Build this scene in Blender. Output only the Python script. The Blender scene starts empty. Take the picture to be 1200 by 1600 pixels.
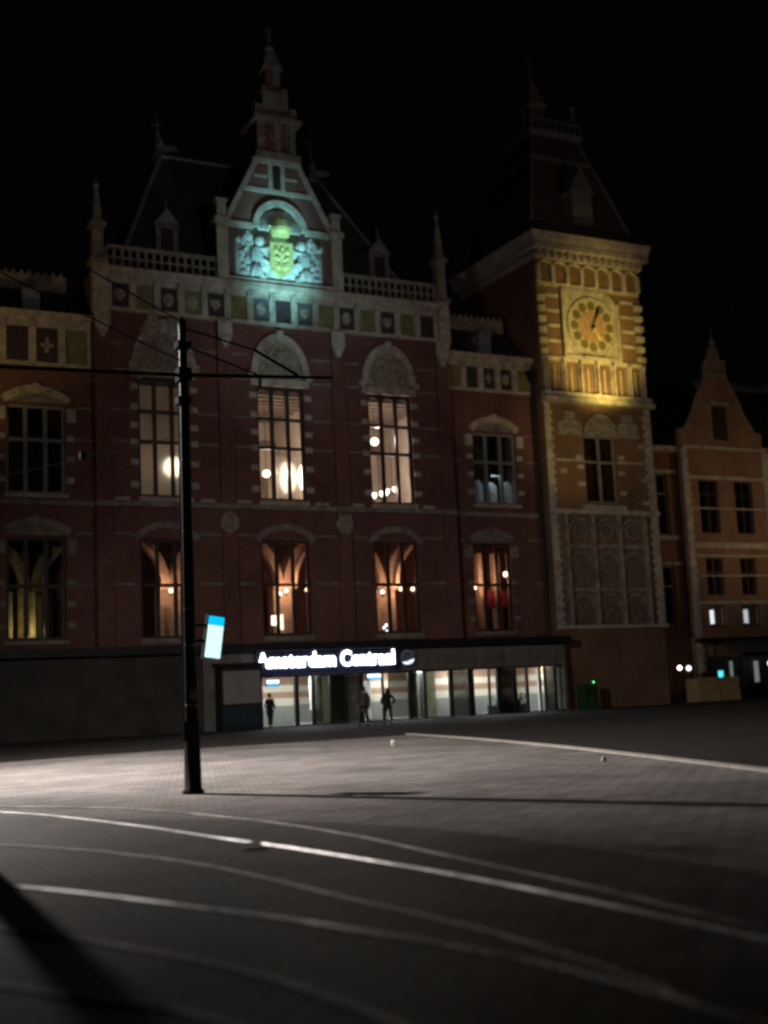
import bpy, bmesh, math, random
from mathutils import Vector, Matrix
random.seed(7)
S = bpy.context.scene
COL = S.collection
R = math.radians

# ------------------------------------------------------------------ camera
cd = bpy.data.cameras.new('camera'); cam = bpy.data.objects.new('camera', cd); COL.objects.link(cam)
right = (0.88930848, -0.45494119, -0.04646435)
down = (0.02434747, 0.14856254, -0.98860324)
fwd = (0.4566592, 0.87804196, 0.14319459)
cam.matrix_world = Matrix(((right[0], -down[0], -fwd[0], 0), (right[1], -down[1], -fwd[1], 0),
                           (right[2], -down[2], -fwd[2], 1.6), (0, 0, 0, 1)))
cd.sensor_fit = 'VERTICAL'; cd.sensor_height = 36; cd.lens = 43.65
cd.clip_start = 0.1; cd.clip_end = 2000
cd.dof.use_dof = True; cd.dof.focus_distance = 31; cd.dof.aperture_fstop = 0.52
S.camera = cam
# ------------------------------------------------------------------ world (night sky) and exposure
w = bpy.data.worlds.new("World"); S.world = w; w.use_nodes = True
w.node_tree.nodes['Background'].inputs[0].default_value = (0.55, 0.6, 0.75, 1)
w.node_tree.nodes['Background'].inputs[1].default_value = 0.0011
S.view_settings.view_transform = 'Standard'; S.view_settings.look = 'None'
S.view_settings.exposure = 0; S.view_settings.gamma = 1
S.cycles.pixel_filter_type = 'GAUSSIAN'; S.cycles.filter_width = 2.8
S.cycles.max_bounces = 6; S.cycles.sample_clamp_indirect = 2.0
S.cycles.use_denoising = True

def lamp(kind, name, loc, power, color, to=None, size=0.1, angle=60, blend=0.5):
    l = bpy.data.lights.new(name, kind); l.energy = power; l.color = color
    if kind == 'AREA': l.size = size
    else: l.shadow_soft_size = size
    if kind == 'SPOT': l.spot_size = R(angle); l.spot_blend = blend
    o = bpy.data.objects.new(name, l); COL.objects.link(o); o.location = loc
    if to is not None:
        o.rotation_euler = (Vector(to) - Vector(loc)).to_track_quat('-Z', 'Y').to_euler()
    return o
WARM = (1, 0.62, 0.22); SOD = (1, 0.52, 0.2); NEU = (1, 0.86, 0.74)
# street lantern standing just outside the left edge of the picture
lamp('SPOT', 'street_lantern_light', (3.2, 29.8, 10.2), 18500, (1, 0.92, 0.86), (12.5, 31.0, 0), 0.2, 172, 1.0)
lamp('SPOT', 'far_fill_light', (2.6, 37.5, 6.0), 260, (1, 0.84, 0.62), (6.5, 36.5, 0), 0.2, 128, 0.8)  # added spot without a fixture, brightens the far strip of the square
# floodlights, glow and added fill on the station front
lamp('SPOT', 'crest_floodlight', (26.9, 51, 9), 50000, (0.28, 0.80, 0.88), (26.9, 63.4, 26.7), 0.8, 15.5, 0.9)
lamp('SPOT', 'crest_wide_floodlight', (26.9, 50, 7), 3600, (0.5, 0.74, 0.8), (26.9, 63.4, 28.0), 0.3, 52, 1.0)
lamp('SPOT', 'clock_floodlight', (48.6, 60.4, 18.9), 380, (1, 0.68, 0.16), (48.3, 62.6, 23.3), 0.15, 130, 0.8)
lamp('SPOT', 'clock_wide_floodlight', (48.0, 54.5, 15.5), 7200, (1, 0.75, 0.17), (48.4, 62.6, 23.0), 0.3, 48, 0.8)
lamp('SPOT', 'tower_floodlight', (44.0, 46.0, 6.0), 850, (1, 0.74, 0.40), (48.4, 62.6, 12.5), 0.4, 52, 1.0)
lamp('SPOT', 'tower_left_floodlight', (42.0, 54.0, 12.0), 1000, (1, 0.70, 0.22), (46.6, 62.6, 17.2), 0.3, 56, 1.0)
lamp('SPOT', 'wing_floodlight', (7.0, 56.0, 13.0), 1050, (1, 0.66, 0.24), (9.5, 63.8, 20.6), 0.4, 75, 1.0)
lamp('SPOT', 'link_floodlight', (41.0, 55.0, 13.0), 380, (1, 0.6, 0.24), (41.6, 63.8, 20.0), 0.4, 58, 1.0)
lamp('SPOT', 'gabled_house_floodlight', (66.0, 52.0, 8.0), 1500, (1, 0.70, 0.36), (62.0, 65.6, 14.0), 0.4, 75, 1.0)
lamp('SPOT', 'tower_roof_fill', (47.0, 30.0, 10.0), 2600, (1, 0.62, 0.45), (48.4, 65.0, 38.0), 1.0, 26, 1.0)  # added unseen spot that lifts the dark tower roof
lamp('SPOT', 'square_glow', (22, 2, 14), 6900, (1, 0.80, 0.70), (26, 63, 27.0), 2.5, 36, 1.0)
lamp('SPOT', 'square_fill_right', (30, 8, 13), 3900, (1, 0.78, 0.68), (40, 60, 7.0), 2.5, 80, 1.0)  # broad fill, added to lift the dark foot of the front

# ------------------------------------------------------------------ materials
MATS = {}
def nodes(name):
    m = bpy.data.materials.new(name); m.use_nodes = True; MATS[name] = m
    nt = m.node_tree; b = nt.nodes['Principled BSDF']
    return m, nt, b
def mat(name, col, rough=0.7, metal=0.0, var=0.25, scale=3.0, bump=0.0, bscale=12.0, spec=0.3):
    m, nt, b = nodes(name)
    tc = nt.nodes.new('ShaderNodeTexCoord')
    n = nt.nodes.new('ShaderNodeTexNoise'); n.inputs['Scale'].default_value = scale; n.inputs['Detail'].default_value = 6
    nt.links.new(tc.outputs['Object'], n.inputs['Vector'])
    r = nt.nodes.new('ShaderNodeValToRGB')
    r.color_ramp.elements[0].position = 0.3; r.color_ramp.elements[1].position = 0.72
    r.color_ramp.elements[0].color = [c * (1 - var) for c in col] + [1]
    r.color_ramp.elements[1].color = [min(1, c * (1 + var)) for c in col] + [1]
    nt.links.new(n.outputs['Fac'], r.inputs['Fac']); nt.links.new(r.outputs['Color'], b.inputs['Base Color'])
    b.inputs['Roughness'].default_value = rough; b.inputs['Metallic'].default_value = metal
    b.inputs['Specular IOR Level'].default_value = spec
    if bump:
        n2 = nt.nodes.new('ShaderNodeTexNoise'); n2.inputs['Scale'].default_value = bscale; n2.inputs['Detail'].default_value = 5
        nt.links.new(tc.outputs['Object'], n2.inputs['Vector'])
        bp = nt.nodes.new('ShaderNodeBump'); bp.inputs['Strength'].default_value = bump; bp.inputs['Distance'].default_value = 0.06
        nt.links.new(n2.outputs['Fac'], bp.inputs['Height']); nt.links.new(bp.outputs['Normal'], b.inputs['Normal'])
    return m
def emis(name, col, strength):
    m, nt, b = nodes(name)
    b.inputs['Base Color'].default_value = (0.1, 0.1, 0.1, 1)
    b.inputs['Emission Color'].default_value = (*col, 1); b.inputs['Emission Strength'].default_value = strength
    return m
def brickmat(name, c1, c2, mortar, bw=0.24, bh=0.075, flat=False, rough=0.85, var=0.35, bump=0.4, msize=0.1, dist=0.02):
    m, nt, b = nodes(name)
    tc = nt.nodes.new('ShaderNodeTexCoord'); vec = tc.outputs['Object']
    if not flat:
        sp = nt.nodes.new('ShaderNodeSeparateXYZ'); nt.links.new(vec, sp.inputs[0])
        ad = nt.nodes.new('ShaderNodeMath'); nt.links.new(sp.outputs[0], ad.inputs[0]); nt.links.new(sp.outputs[1], ad.inputs[1])
        cb = nt.nodes.new('ShaderNodeCombineXYZ'); nt.links.new(ad.outputs[0], cb.inputs[0]); nt.links.new(sp.outputs[2], cb.inputs[1])
        vec = cb.outputs[0]
    br = nt.nodes.new('ShaderNodeTexBrick'); nt.links.new(vec, br.inputs['Vector'])
    br.inputs['Scale'].default_value = 1; br.inputs['Brick Width'].default_value = bw; br.inputs['Row Height'].default_value = bh
    br.inputs['Mortar Size'].default_value = bh * msize; br.inputs['Mortar Smooth'].default_value = 0.3
    br.inputs['Color1'].default_value = (*c1, 1); br.inputs['Color2'].default_value = (*c2, 1); br.inputs['Mortar'].default_value = (*mortar, 1)
    n = nt.nodes.new('ShaderNodeTexNoise'); n.inputs['Scale'].default_value = 0.35; n.inputs['Detail'].default_value = 8
    n.inputs['Roughness'].default_value = 0.65
    nt.links.new(tc.outputs['Object'], n.inputs['Vector'])
    mr = nt.nodes.new('ShaderNodeMapRange'); mr.inputs['From Min'].default_value = 0.3; mr.inputs['From Max'].default_value = 0.7
    mr.inputs['To Min'].default_value = 1 - var; mr.inputs['To Max'].default_value = 1 + var
    nt.links.new(n.outputs['Fac'], mr.inputs['Value'])
    mx = nt.nodes.new('ShaderNodeVectorMath'); mx.operation = 'SCALE'
    nt.links.new(br.outputs['Color'], mx.inputs[0]); nt.links.new(mr.outputs[0], mx.inputs['Scale'])
    nt.links.new(mx.outputs[0], b.inputs['Base Color'])
    b.inputs['Roughness'].default_value = rough; b.inputs['Specular IOR Level'].default_value = 0.25
    bp = nt.nodes.new('ShaderNodeBump'); bp.inputs['Strength'].default_value = bump; bp.inputs['Distance'].default_value = dist; bp.invert = True
    nt.links.new(br.outputs['Fac'], bp.inputs['Height']); nt.links.new(bp.outputs['Normal'], b.inputs['Normal'])
    return m
def glassmat(name, rough=0.02, fac=0.1, tint=(0.94, 0.94, 0.94)):
    m, nt, b = nodes(name); nt.nodes.remove(b)
    t = nt.nodes.new('ShaderNodeBsdfTransparent'); t.inputs[0].default_value = (*tint, 1)
    g = nt.nodes.new('ShaderNodeBsdfGlossy'); g.inputs['Roughness'].default_value = rough; g.inputs[0].default_value = (0.8, 0.8, 0.8, 1)
    x = nt.nodes.new('ShaderNodeMixShader'); x.inputs[0].default_value = fac
    nt.links.new(t.outputs[0], x.inputs[1]); nt.links.new(g.outputs[0], x.inputs[2])
    nt.links.new(x.outputs[0], nt.nodes['Material Output'].inputs[0]); return m
def frosted(name):
    m, nt, b = nodes(name)
    b.inputs['Transmission Weight'].default_value = 1; b.inputs['Roughness'].default_value = 0.42
    b.inputs['IOR'].default_value = 1.25; b.inputs['Base Color'].default_value = (0.8, 0.78, 0.72, 1); return m

TOWERBRICK = brickmat('tower_brick', (0.17, 0.085, 0.045), (0.12, 0.06, 0.035), (0.2, 0.16, 0.11))
TANBRICK = brickmat('tan_brick', (0.23, 0.115, 0.062), (0.17, 0.085, 0.05), (0.2, 0.15, 0.11))
BRICK = brickmat('red_brick', (0.145, 0.055, 0.042), (0.095, 0.037, 0.030), (0.16, 0.12, 0.10))
BRICKO = brickmat('orange_brick', (0.19, 0.072, 0.036), (0.13, 0.05, 0.028), (0.2, 0.15, 0.11))
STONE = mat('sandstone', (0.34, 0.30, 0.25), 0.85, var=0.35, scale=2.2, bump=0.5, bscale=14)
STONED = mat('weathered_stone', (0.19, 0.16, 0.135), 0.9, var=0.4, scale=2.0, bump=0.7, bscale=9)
RELIEF = mat('carved_stone', (0.26, 0.23, 0.18), 0.85, var=0.45, scale=5, bump=1.0, bscale=16)
GILT = mat('gilding', (0.62, 0.58, 0.24), 0.5, 0.25, var=0.3, scale=6, bump=0.5, bscale=14)
SLATE = brickmat('slate', (0.045, 0.045, 0.052), (0.03, 0.03, 0.036), (0.015, 0.015, 0.017), 0.3, 0.2, rough=0.7)
LEAD = mat('lead', (0.16, 0.16, 0.18), 0.55, 0.3, var=0.3)
IRON = mat('black_iron', (0.006, 0.006, 0.006), 0.85, var=0.3, spec=0.1)
DARKMET = mat('dark_metal', (0.018, 0.018, 0.019), 0.5, 0.4, var=0.3)
GREYMET = mat('grey_metal', (0.12, 0.115, 0.11), 0.45, 0.5, var=0.2)
WHITEP = mat('white_paint', (0.62, 0.6, 0.56), 0.5, var=0.1)
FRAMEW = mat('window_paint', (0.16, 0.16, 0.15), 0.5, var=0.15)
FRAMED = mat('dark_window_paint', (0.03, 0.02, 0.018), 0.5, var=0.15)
GLASS = glassmat('window_glass'); FROST = frosted('frosted_glass')
TILE_OLIVE = mat('olive_tile', (0.15, 0.145, 0.06), 0.6, var=0.3, scale=3)
TILE_DARK = mat('dark_tile', (0.04, 0.03, 0.032), 0.6, var=0.4, scale=4)
TILE_BLUE = mat('blue_tile', (0.07, 0.085, 0.09), 0.6, var=0.5, scale=4)
CREAM = mat('cream_plaster', (0.60, 0.51, 0.44), 0.9, var=0.12, scale=1.0)
WOODD = mat('dark_wood', (0.10, 0.045, 0.025), 0.6, var=0.3)
ARCHM = mat('painted_arch', (0.6, 0.42, 0.30), 0.8, var=0.25, scale=2.5)
FASCIA = mat('fascia_panel', (0.13, 0.12, 0.11), 0.6, var=0.3, scale=1.4)
NAVY = mat('navy_board', (0.008, 0.009, 0.025), 0.5, var=0.2)
FLOORM = mat('hall_floor', (0.25, 0.25, 0.26), 0.3, var=0.15)
BLACK = mat('black_cloth', (0.012, 0.012, 0.014), 0.9, var=0.3)
NAVYCL = mat('navy_cloth', (0.02, 0.022, 0.035), 0.9, var=0.3)
GREYCL = mat('grey_cloth', (0.06, 0.055, 0.055), 0.9, var=0.3)
SKIN = mat('skin', (0.42, 0.25, 0.18), 0.6, var=0.1)
HAIR = mat('hair', (0.02, 0.014, 0.01), 0.7, var=0.3)
LAMPW = emis('warm_lamp', (1, 0.84, 0.62), 9)
LAMPO = emis('orange_lamp', (1, 0.62, 0.42), 7)
LAMPC = emis('cool_lamp', (0.8, 0.9, 1), 5)
LAMPI = emis('indoor_panel', (0.90, 0.98, 0.95), 280)

# ------------------------------------------------------------------ mesh helpers
class MB:
    def __init__(s): s.v = []; s.f = []
    def box(s, x0, x1, y0, y1, z0, z1):
        if x0 > x1: x0, x1 = x1, x0
        if y0 > y1: y0, y1 = y1, y0
        if z0 > z1: z0, z1 = z1, z0
        b = len(s.v)
        s.v += [(x0,y0,z0),(x1,y0,z0),(x1,y1,z0),(x0,y1,z0),(x0,y0,z1),(x1,y0,z1),(x1,y1,z1),(x0,y1,z1)]
        s.f += [tuple(b+i for i in q) for q in ((3,2,1,0),(4,5,6,7),(0,1,5,4),(1,2,6,5),(2,3,7,6),(3,0,4,7))]
        return s
    def frust(s, cx, cy, z0, z1, ax, ay, bx, by, dx=0, dy=0):
        b = len(s.v)
        s.v += [(cx-ax,cy-ay,z0),(cx+ax,cy-ay,z0),(cx+ax,cy+ay,z0),(cx-ax,cy+ay,z0),
                (cx+dx-bx,cy+dy-by,z1),(cx+dx+bx,cy+dy-by,z1),(cx+dx+bx,cy+dy+by,z1),(cx+dx-bx,cy+dy+by,z1)]
        s.f += [tuple(b+i for i in q) for q in ((3,2,1,0),(4,5,6,7),(0,1,5,4),(1,2,6,5),(2,3,7,6),(3,0,4,7))]
        return s
    def prism(s, pts, y0, y1):
        """outline (x,z) counter-clockwise seen from the front, extruded in y"""
        b = len(s.v); n = len(pts)
        s.v += [(p[0], y0, p[1]) for p in pts] + [(p[0], y1, p[1]) for p in pts]
        s.f.append(tuple(range(b, b+n))); s.f.append(tuple(range(b+2*n-1, b+n-1, -1)))
        for i in range(n):
            j = (i+1) % n; s.f.append((b+i, b+n+i, b+n+j, b+j))
        return s
    def tube(s, p0, p1, r0, r1=None, n=10, caps=True):
        r1 = r0 if r1 is None else r1
        p0 = Vector(p0); p1 = Vector(p1); d = (p1-p0).normalized()
        u = d.cross(Vector((0,0,1)));
        if u.length < 1e-3: u = Vector((1,0,0))
        u.normalize(); v = d.cross(u); b = len(s.v)
        for p, r in ((p0,r0),(p1,r1)):
            for k in range(n):
                a = 2*math.pi*k/n; s.v.append(tuple(p+u*math.cos(a)*r+v*math.sin(a)*r))
        for k in range(n):
            j = (k+1) % n; s.f.append((b+k, b+j, b+n+j, b+n+k))
        if caps: s.f.append(tuple(range(b+n-1, b-1, -1))); s.f.append(tuple(range(b+n, b+2*n)))
        return s
    def path(s, pts, r, n=6):
        for a, c in zip(pts[:-1], pts[1:]): s.tube(a, c, r, r, n)
        return s
    def ball(s, c, r, ry=None, rz=None, n=10, m=7):
        ry = r if ry is None else ry; rz = r if rz is None else rz; b = len(s.v)
        for i in range(1, m):
            t = math.pi*i/m
            for k in range(n):
                a = 2*math.pi*k/n
                s.v.append((c[0]+r*math.sin(t)*math.cos(a), c[1]+ry*math.sin(t)*math.sin(a), c[2]+rz*math.cos(t)))
        s.v += [(c[0],c[1],c[2]+rz),(c[0],c[1],c[2]-rz)]; T = len(s.v)-2
        for i in range(m-2):
            for k in range(n):
                j = (k+1) % n; s.f.append((b+i*n+k, b+(i+1)*n+k, b+(i+1)*n+j, b+i*n+j))
        for k in range(n):
            j = (k+1) % n; s.f.append((T, b+k, b+j)); s.f.append((T+1, b+(m-2)*n+j, b+(m-2)*n+k))
        return s
    def lathe(s, cx, cy, prof, n=16):
        b = len(s.v)
        for r, z in prof:
            for k in range(n):
                a = 2*math.pi*k/n; s.v.append((cx+r*math.cos(a), cy+r*math.sin(a), z))
        for i in range(len(prof)-1):
            for k in range(n):
                j = (k+1) % n; s.f.append((b+i*n+k, b+i*n+j, b+(i+1)*n+j, b+(i+1)*n+k))
        s.f.append(tuple(range(b+n-1, b-1, -1))); e = b+(len(prof)-1)*n; s.f.append(tuple(range(e, e+n)))
        return s
    def arch(s, cx, cz, ri, ro, y0, y1, a0=0, a1=180, n=18, ez=1.0):
        b = len(s.v)
        for k in range(n+1):
            a = R(a0+(a1-a0)*k/n); c, q = math.cos(a), math.sin(a)
            for rr in (ri, ro):
                for y in (y0, y1): s.v.append((cx+rr*c, y, cz+rr*q*ez))
        for k in range(n):
            o = b+4*k; p = o+4
            s.f += [(o, o+2, p+2, p), (o+1, p+1, p+3, o+3), (o, p, p+1, o+1), (o+2, o+3, p+3, p+2)]
        e = b+4*n; s.f += [(b, b+1, b+3, b+2), (e, e+2, e+3, e+1)]
        return s
    def disc(s, cx, cz, r, y0, y1, n=32, ez=1.0, a0=0, a1=360):
        full = a1-a0 >= 360
        pts = [(cx+r*math.cos(R(a0+(a1-a0)*k/n)), cz+r*ez*math.sin(R(a0+(a1-a0)*k/n))) for k in range(n if full else n+1)]
        return s.prism(pts, y0, y1)
    def build_each(s, name, m, parent):
        """every loose piece becomes a part of its own"""
        root = list(range(len(s.v)))
        def find(a):
            while root[a] != a: root[a] = root[root[a]]; a = root[a]
            return a
        for f in s.f:
            for i in f[1:]: root[find(i)] = find(f[0])
        groups = {}
        for f in s.f: groups.setdefault(find(f[0]), []).append(f)
        for fs in groups.values():
            b = MB(); mp = {}
            for f in fs:
                for i in f:
                    if i not in mp: mp[i] = len(b.v); b.v.append(s.v[i])
                b.f.append(tuple(mp[i] for i in f))
            b.build(name, m, parent)
    def build_main(s, name, m, parent, small):
        """largest loose piece keeps the name, the others become its sub-parts"""
        tmp = bpy.data.objects.new('tmp', None); COL.objects.link(tmp)
        s.build_each(small, m, tmp)
        obs = [o for o in bpy.data.objects if o.parent == tmp]
        big = max(obs, key=lambda o: max(v.co.x for v in o.data.vertices)-min(v.co.x for v in o.data.vertices) + max(v.co.z for v in o.data.vertices)-min(v.co.z for v in o.data.vertices))
        base = Vector(parent.location)
        for o in obs:
            o.parent = parent if o == big else big
            if o == big: o.name = name; o.data.transform(Matrix.Translation(-base))
            else: o.data.transform(Matrix.Translation(-base))
        bpy.data.objects.remove(tmp); return big
    def build(s, name, m, parent=None, **kw):
        me = bpy.data.meshes.new(name); me.from_pydata(s.v, [], s.f)
        bm = bmesh.new(); bm.from_mesh(me); bmesh.ops.recalc_face_normals(bm, faces=bm.faces); bm.to_mesh(me); bm.free()
        me.materials.append(m); o = bpy.data.objects.new(name, me); COL.objects.link(o)
        if parent is not None:
            # vertices are given in world metres: shift them into the parent's frame
            p = Vector((0, 0, 0)); q = parent
            while q is not None: p += q.location; q = q.parent
            me.transform(Matrix.Translation(-p)); o.parent = parent
        for k, val in kw.items(): o[k] = val
        return o
def smooth(o):
    for p in o.data.polygons: p.use_smooth = True
    return o
def empty(name, loc, label, cat, group=None):
    o = bpy.data.objects.new(name, None); COL.objects.link(o); o.location = loc; o.empty_display_size = 0.3
    o['label'] = label; o['category'] = cat
    if group: o['group'] = group
    return o
def copy_tree(o, parent=None):
    c = o.copy(); COL.objects.link(c); c.parent = parent
    for ch in [k for k in bpy.data.objects if k.parent == o]: copy_tree(ch, c)
    return c
def holed(x0, x1, z0, z1, y0, y1, holes):
    """solid wall slab with rectangular openings, one watertight skin"""
    m = MB()
    xs = sorted({x0, x1, *[h[0] for h in holes], *[h[1] for h in holes]})
    zs = sorted({z0, z1, *[h[2] for h in holes], *[h[3] for h in holes]})
    xs = [x for x in xs if x0 <= x <= x1]; zs = [z for z in zs if z0 <= z <= z1]
    def solid(i, j):
        if i < 0 or j < 0 or i >= len(xs)-1 or j >= len(zs)-1: return False
        cx, cz = (xs[i]+xs[i+1])/2, (zs[j]+zs[j+1])/2
        return not any(h[0] < cx < h[1] and h[2] < cz < h[3] for h in holes)
    def q(*p): b = len(m.v); m.v.extend(p); m.f.append((b, b+1, b+2, b+3))
    for i in range(len(xs)-1):
        for j in range(len(zs)-1):
            if not solid(i, j): continue
            a, b_, c, d = xs[i], xs[i+1], zs[j], zs[j+1]
            q((a,y0,c),(b_,y0,c),(b_,y0,d),(a,y0,d)); q((a,y1,d),(b_,y1,d),(b_,y1,c),(a,y1,c))
            if not solid(i-1, j): q((a,y0,c),(a,y0,d),(a,y1,d),(a,y1,c))
            if not solid(i+1, j): q((b_,y0,c),(b_,y1,c),(b_,y1,d),(b_,y0,d))
            if not solid(i, j-1): q((a,y0,c),(a,y1,c),(b_,y1,c),(b_,y0,c))
            if not solid(i, j+1): q((a,y0,d),(b_,y0,d),(b_,y1,d),(a,y1,d))
    # merge doubles so the normals come out consistent
    idx = {}; nv = []; mp = []
    for v in m.v:
        if v not in idx: idx[v] = len(nv); nv.append(v)
        mp.append(idx[v])
    m.v = nv; m.f = [tuple(mp[i] for i in f) for f in m.f]
    return m
def window(parent, x0, x1, z0, z1, y, cols=3, bars=(), fm=None, pm=None, t=0.16, arched=False):
    """frame and bars set back in the opening, pane behind them"""
    m = MB(); d0, d1 = y+0.18, y+0.30
    m.box(x0, x0+t, d0, d1, z0, z1).box(x1-t, x1, d0, d1, z0, z1)
    m.box(x0+t, x1-t, d0, d1, z0, z0+t).box(x0+t, x1-t, d0, d1, z1-t, z1)
    wd = (x1-x0)
    for k in range(1, cols):
        xc = x0+wd*k/cols; m.box(xc-t*0.62, xc+t*0.62, d0-0.03, d1-0.003, z0+t, z1-t)
    for zb in bars: m.box(x0+t, x1-t, d0-0.06, d1-0.006, zb-t*0.55, zb+t*0.55)
    if arched:
        for k in range(cols):
            a, b = x0+wd*k/cols+t*0.5, x0+wd*(k+1)/cols-t*0.5; c = (a+b)/2; r = (b-a)/2; zt = z1-t
            for sgn in (-1, 1):
                pts = [(c+sgn*r, zt), (c+sgn*r, zt-r*0.7)] + [(c+sgn*r*math.cos(R(u)), zt-r*0.7+r*0.7*math.sin(R(u))) for u in (25, 50, 72)] + [(c, zt)]
                m.prism(pts, d0+0.01, d1-0.01)
    o = m.build('window', fm or FRAMED, parent)
    MB().box(x0+0.02, x1-0.02, d1-0.06, d1-0.045, z0+0.02, z1-0.02).build('pane', pm or GLASS, o)
    return o
def room(parent, x0, x1, y0, y1, z0, z1, m, name='interior_wall'):
    b = MB(); b.v = [(x0,y0,z0),(x1,y0,z0),(x1,y1,z0),(x0,y1,z0),(x0,y0,z1),(x1,y0,z1),(x1,y1,z1),(x0,y1,z1)]
    b.f = [(0,1,2,3),(7,6,5,4),(1,5,6,2),(2,6,7,3),(3,7,4,0)]
    return b.build(name, m, parent)
def relief(m, x0, x1, z0, z1, y, n, rmin, rmax, inside=None, depth=0.12, sym=True):
    """carved ornament: overlapping leaf-like bosses, mirrored about the middle"""
    cx = (x0+x1)/2; k = 0
    while k < n:
        x = random.uniform(cx if sym else x0, x1); z = random.uniform(z0, z1)
        if inside and not inside(x, z): k += 0.2; continue
        r = random.uniform(rmin, rmax); rz = r*random.uniform(0.6, 1.7)
        for xx in ((x, 2*cx-x) if sym else (x,)): m.ball((xx, y, z), r, depth*random.uniform(0.6, 1.2), rz, 7, 5)
        k += 1
    return m

# ------------------------------------------------------------------ ground
PAVE = brickmat('plaza_pavers', (0.28, 0.258, 0.248), (0.19, 0.172, 0.166), (0.085, 0.078, 0.074), 0.42, 0.21, flat=True, rough=0.75, var=0.45, bump=0.5, msize=0.09, dist=0.02)
ASPH = mat('dark_asphalt', (0.032, 0.028, 0.026), 0.85, var=0.35, scale=1.2, bump=0.5, bscale=60)
BED = brickmat('track_bed_setts', (0.145, 0.134, 0.134), (0.085, 0.079, 0.081), (0.035, 0.032, 0.031), 0.34, 0.17, flat=True, rough=0.6, var=0.45, bump=0.7, msize=0.14, dist=0.025)
KERBM = mat('kerb_granite', (0.42, 0.39, 0.35), 0.6, var=0.25, scale=4, bump=0.3, bscale=20)
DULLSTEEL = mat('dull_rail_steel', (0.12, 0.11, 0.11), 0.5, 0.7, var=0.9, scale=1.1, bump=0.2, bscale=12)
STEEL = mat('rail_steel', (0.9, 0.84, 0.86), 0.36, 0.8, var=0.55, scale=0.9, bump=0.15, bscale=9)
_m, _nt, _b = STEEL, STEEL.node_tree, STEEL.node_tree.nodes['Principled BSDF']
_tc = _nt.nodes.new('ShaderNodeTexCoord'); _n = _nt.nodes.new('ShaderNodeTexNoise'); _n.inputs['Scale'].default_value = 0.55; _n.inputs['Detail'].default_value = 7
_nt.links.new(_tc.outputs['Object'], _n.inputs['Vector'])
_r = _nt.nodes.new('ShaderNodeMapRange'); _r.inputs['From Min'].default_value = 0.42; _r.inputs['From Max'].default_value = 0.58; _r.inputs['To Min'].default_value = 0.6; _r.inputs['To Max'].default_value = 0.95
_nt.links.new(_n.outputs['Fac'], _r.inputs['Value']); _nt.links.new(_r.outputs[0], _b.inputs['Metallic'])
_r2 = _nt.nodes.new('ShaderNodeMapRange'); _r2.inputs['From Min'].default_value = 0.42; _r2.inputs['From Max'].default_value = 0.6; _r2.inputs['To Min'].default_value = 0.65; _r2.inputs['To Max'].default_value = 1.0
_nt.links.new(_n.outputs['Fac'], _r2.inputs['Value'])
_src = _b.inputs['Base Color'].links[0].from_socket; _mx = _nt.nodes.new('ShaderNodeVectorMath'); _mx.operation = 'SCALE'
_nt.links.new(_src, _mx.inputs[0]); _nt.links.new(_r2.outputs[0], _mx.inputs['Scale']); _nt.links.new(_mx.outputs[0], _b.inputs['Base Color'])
def sheet(name, pts, z, m, **kw):
    b = MB(); b.v = [(x, y, z) for x, y in pts]; b.f = [tuple(range(len(pts)))]
    o = b.build(name, m); o['kind'] = 'structure'
    bm = bmesh.new(); bm.from_mesh(o.data)
    for f in bm.faces:
        if f.normal.z < 0: f.normal_flip()
    bmesh.ops.triangulate(bm, faces=bm.faces); bm.to_mesh(o.data); bm.free(); return o
def bez(pts, n=8):
    """Catmull-Rom through ground points"""
    P = [pts[0]]+list(pts)+[pts[-1]]; out = []
    for i in range(1, len(P)-2):
        for k in range(n):
            t = k/n; a, b, c, d = P[i-1], P[i], P[i+1], P[i+2]
            out.append(tuple(0.5*((2*b[j])+(-a[j]+c[j])*t+(2*a[j]-5*b[j]+4*c[j]-d[j])*t*t+(-a[j]+3*b[j]-3*c[j]+d[j])*t**3) for j in (0, 1)))
    out.append(tuple(pts[-1][:2])); return out
sheet('ground', [(-600, -600), (700, -600), (700, 700), (-600, 700)], -0.012, ASPH)
kerbline = bez([(9.5, -14), (11.6, 3), (13.4, 10), (15.2, 15.85), (17.05, 21.6), (18.75, 27.2), (20.5, 34), (22.0, 41.2)])
plaza = [ (10, 40.9), (4, 38.6), (-30, 38), (-30, -14)] + kerbline[:-1]
sheet('pavement', plaza, 0.0, PAVE)
bedline = bez([(-1.5, 24), (2.8, 21.6), (4.3, 18.2), (6.3, 15.4), (7.2, 12.6), (7.4, 9), (7.3, 4), (6.4, -8)])
sheet('road', [(-14, -8), (-14, 24)] + bedline, 0.004, BED)
def strip(pts, wd, z0, z1, m=None):
    b = m or MB(); prev = None
    for i, p in enumerate(pts):
        q = pts[min(i+1, len(pts)-1)]; o = pts[max(i-1, 0)]
        d = Vector((q[0]-o[0], q[1]-o[1])); d.normalize(); nx, ny = -d.y*wd/2, d.x*wd/2
        k = len(b.v); b.v += [(p[0]+nx,p[1]+ny,z1),(p[0]-nx,p[1]-ny,z1),(p[0]-nx,p[1]-ny,z0),(p[0]+nx,p[1]+ny,z0)]
        if prev is not None:
            for a in range(4):
                c = (a+1) % 4; b.f.append((prev+a, prev+c, k+c, k+a))
        prev = k
    return b
strip(kerbline, 0.24, -0.05, 0.045).build('kerb', KERBM)['kind'] = 'structure'
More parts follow.
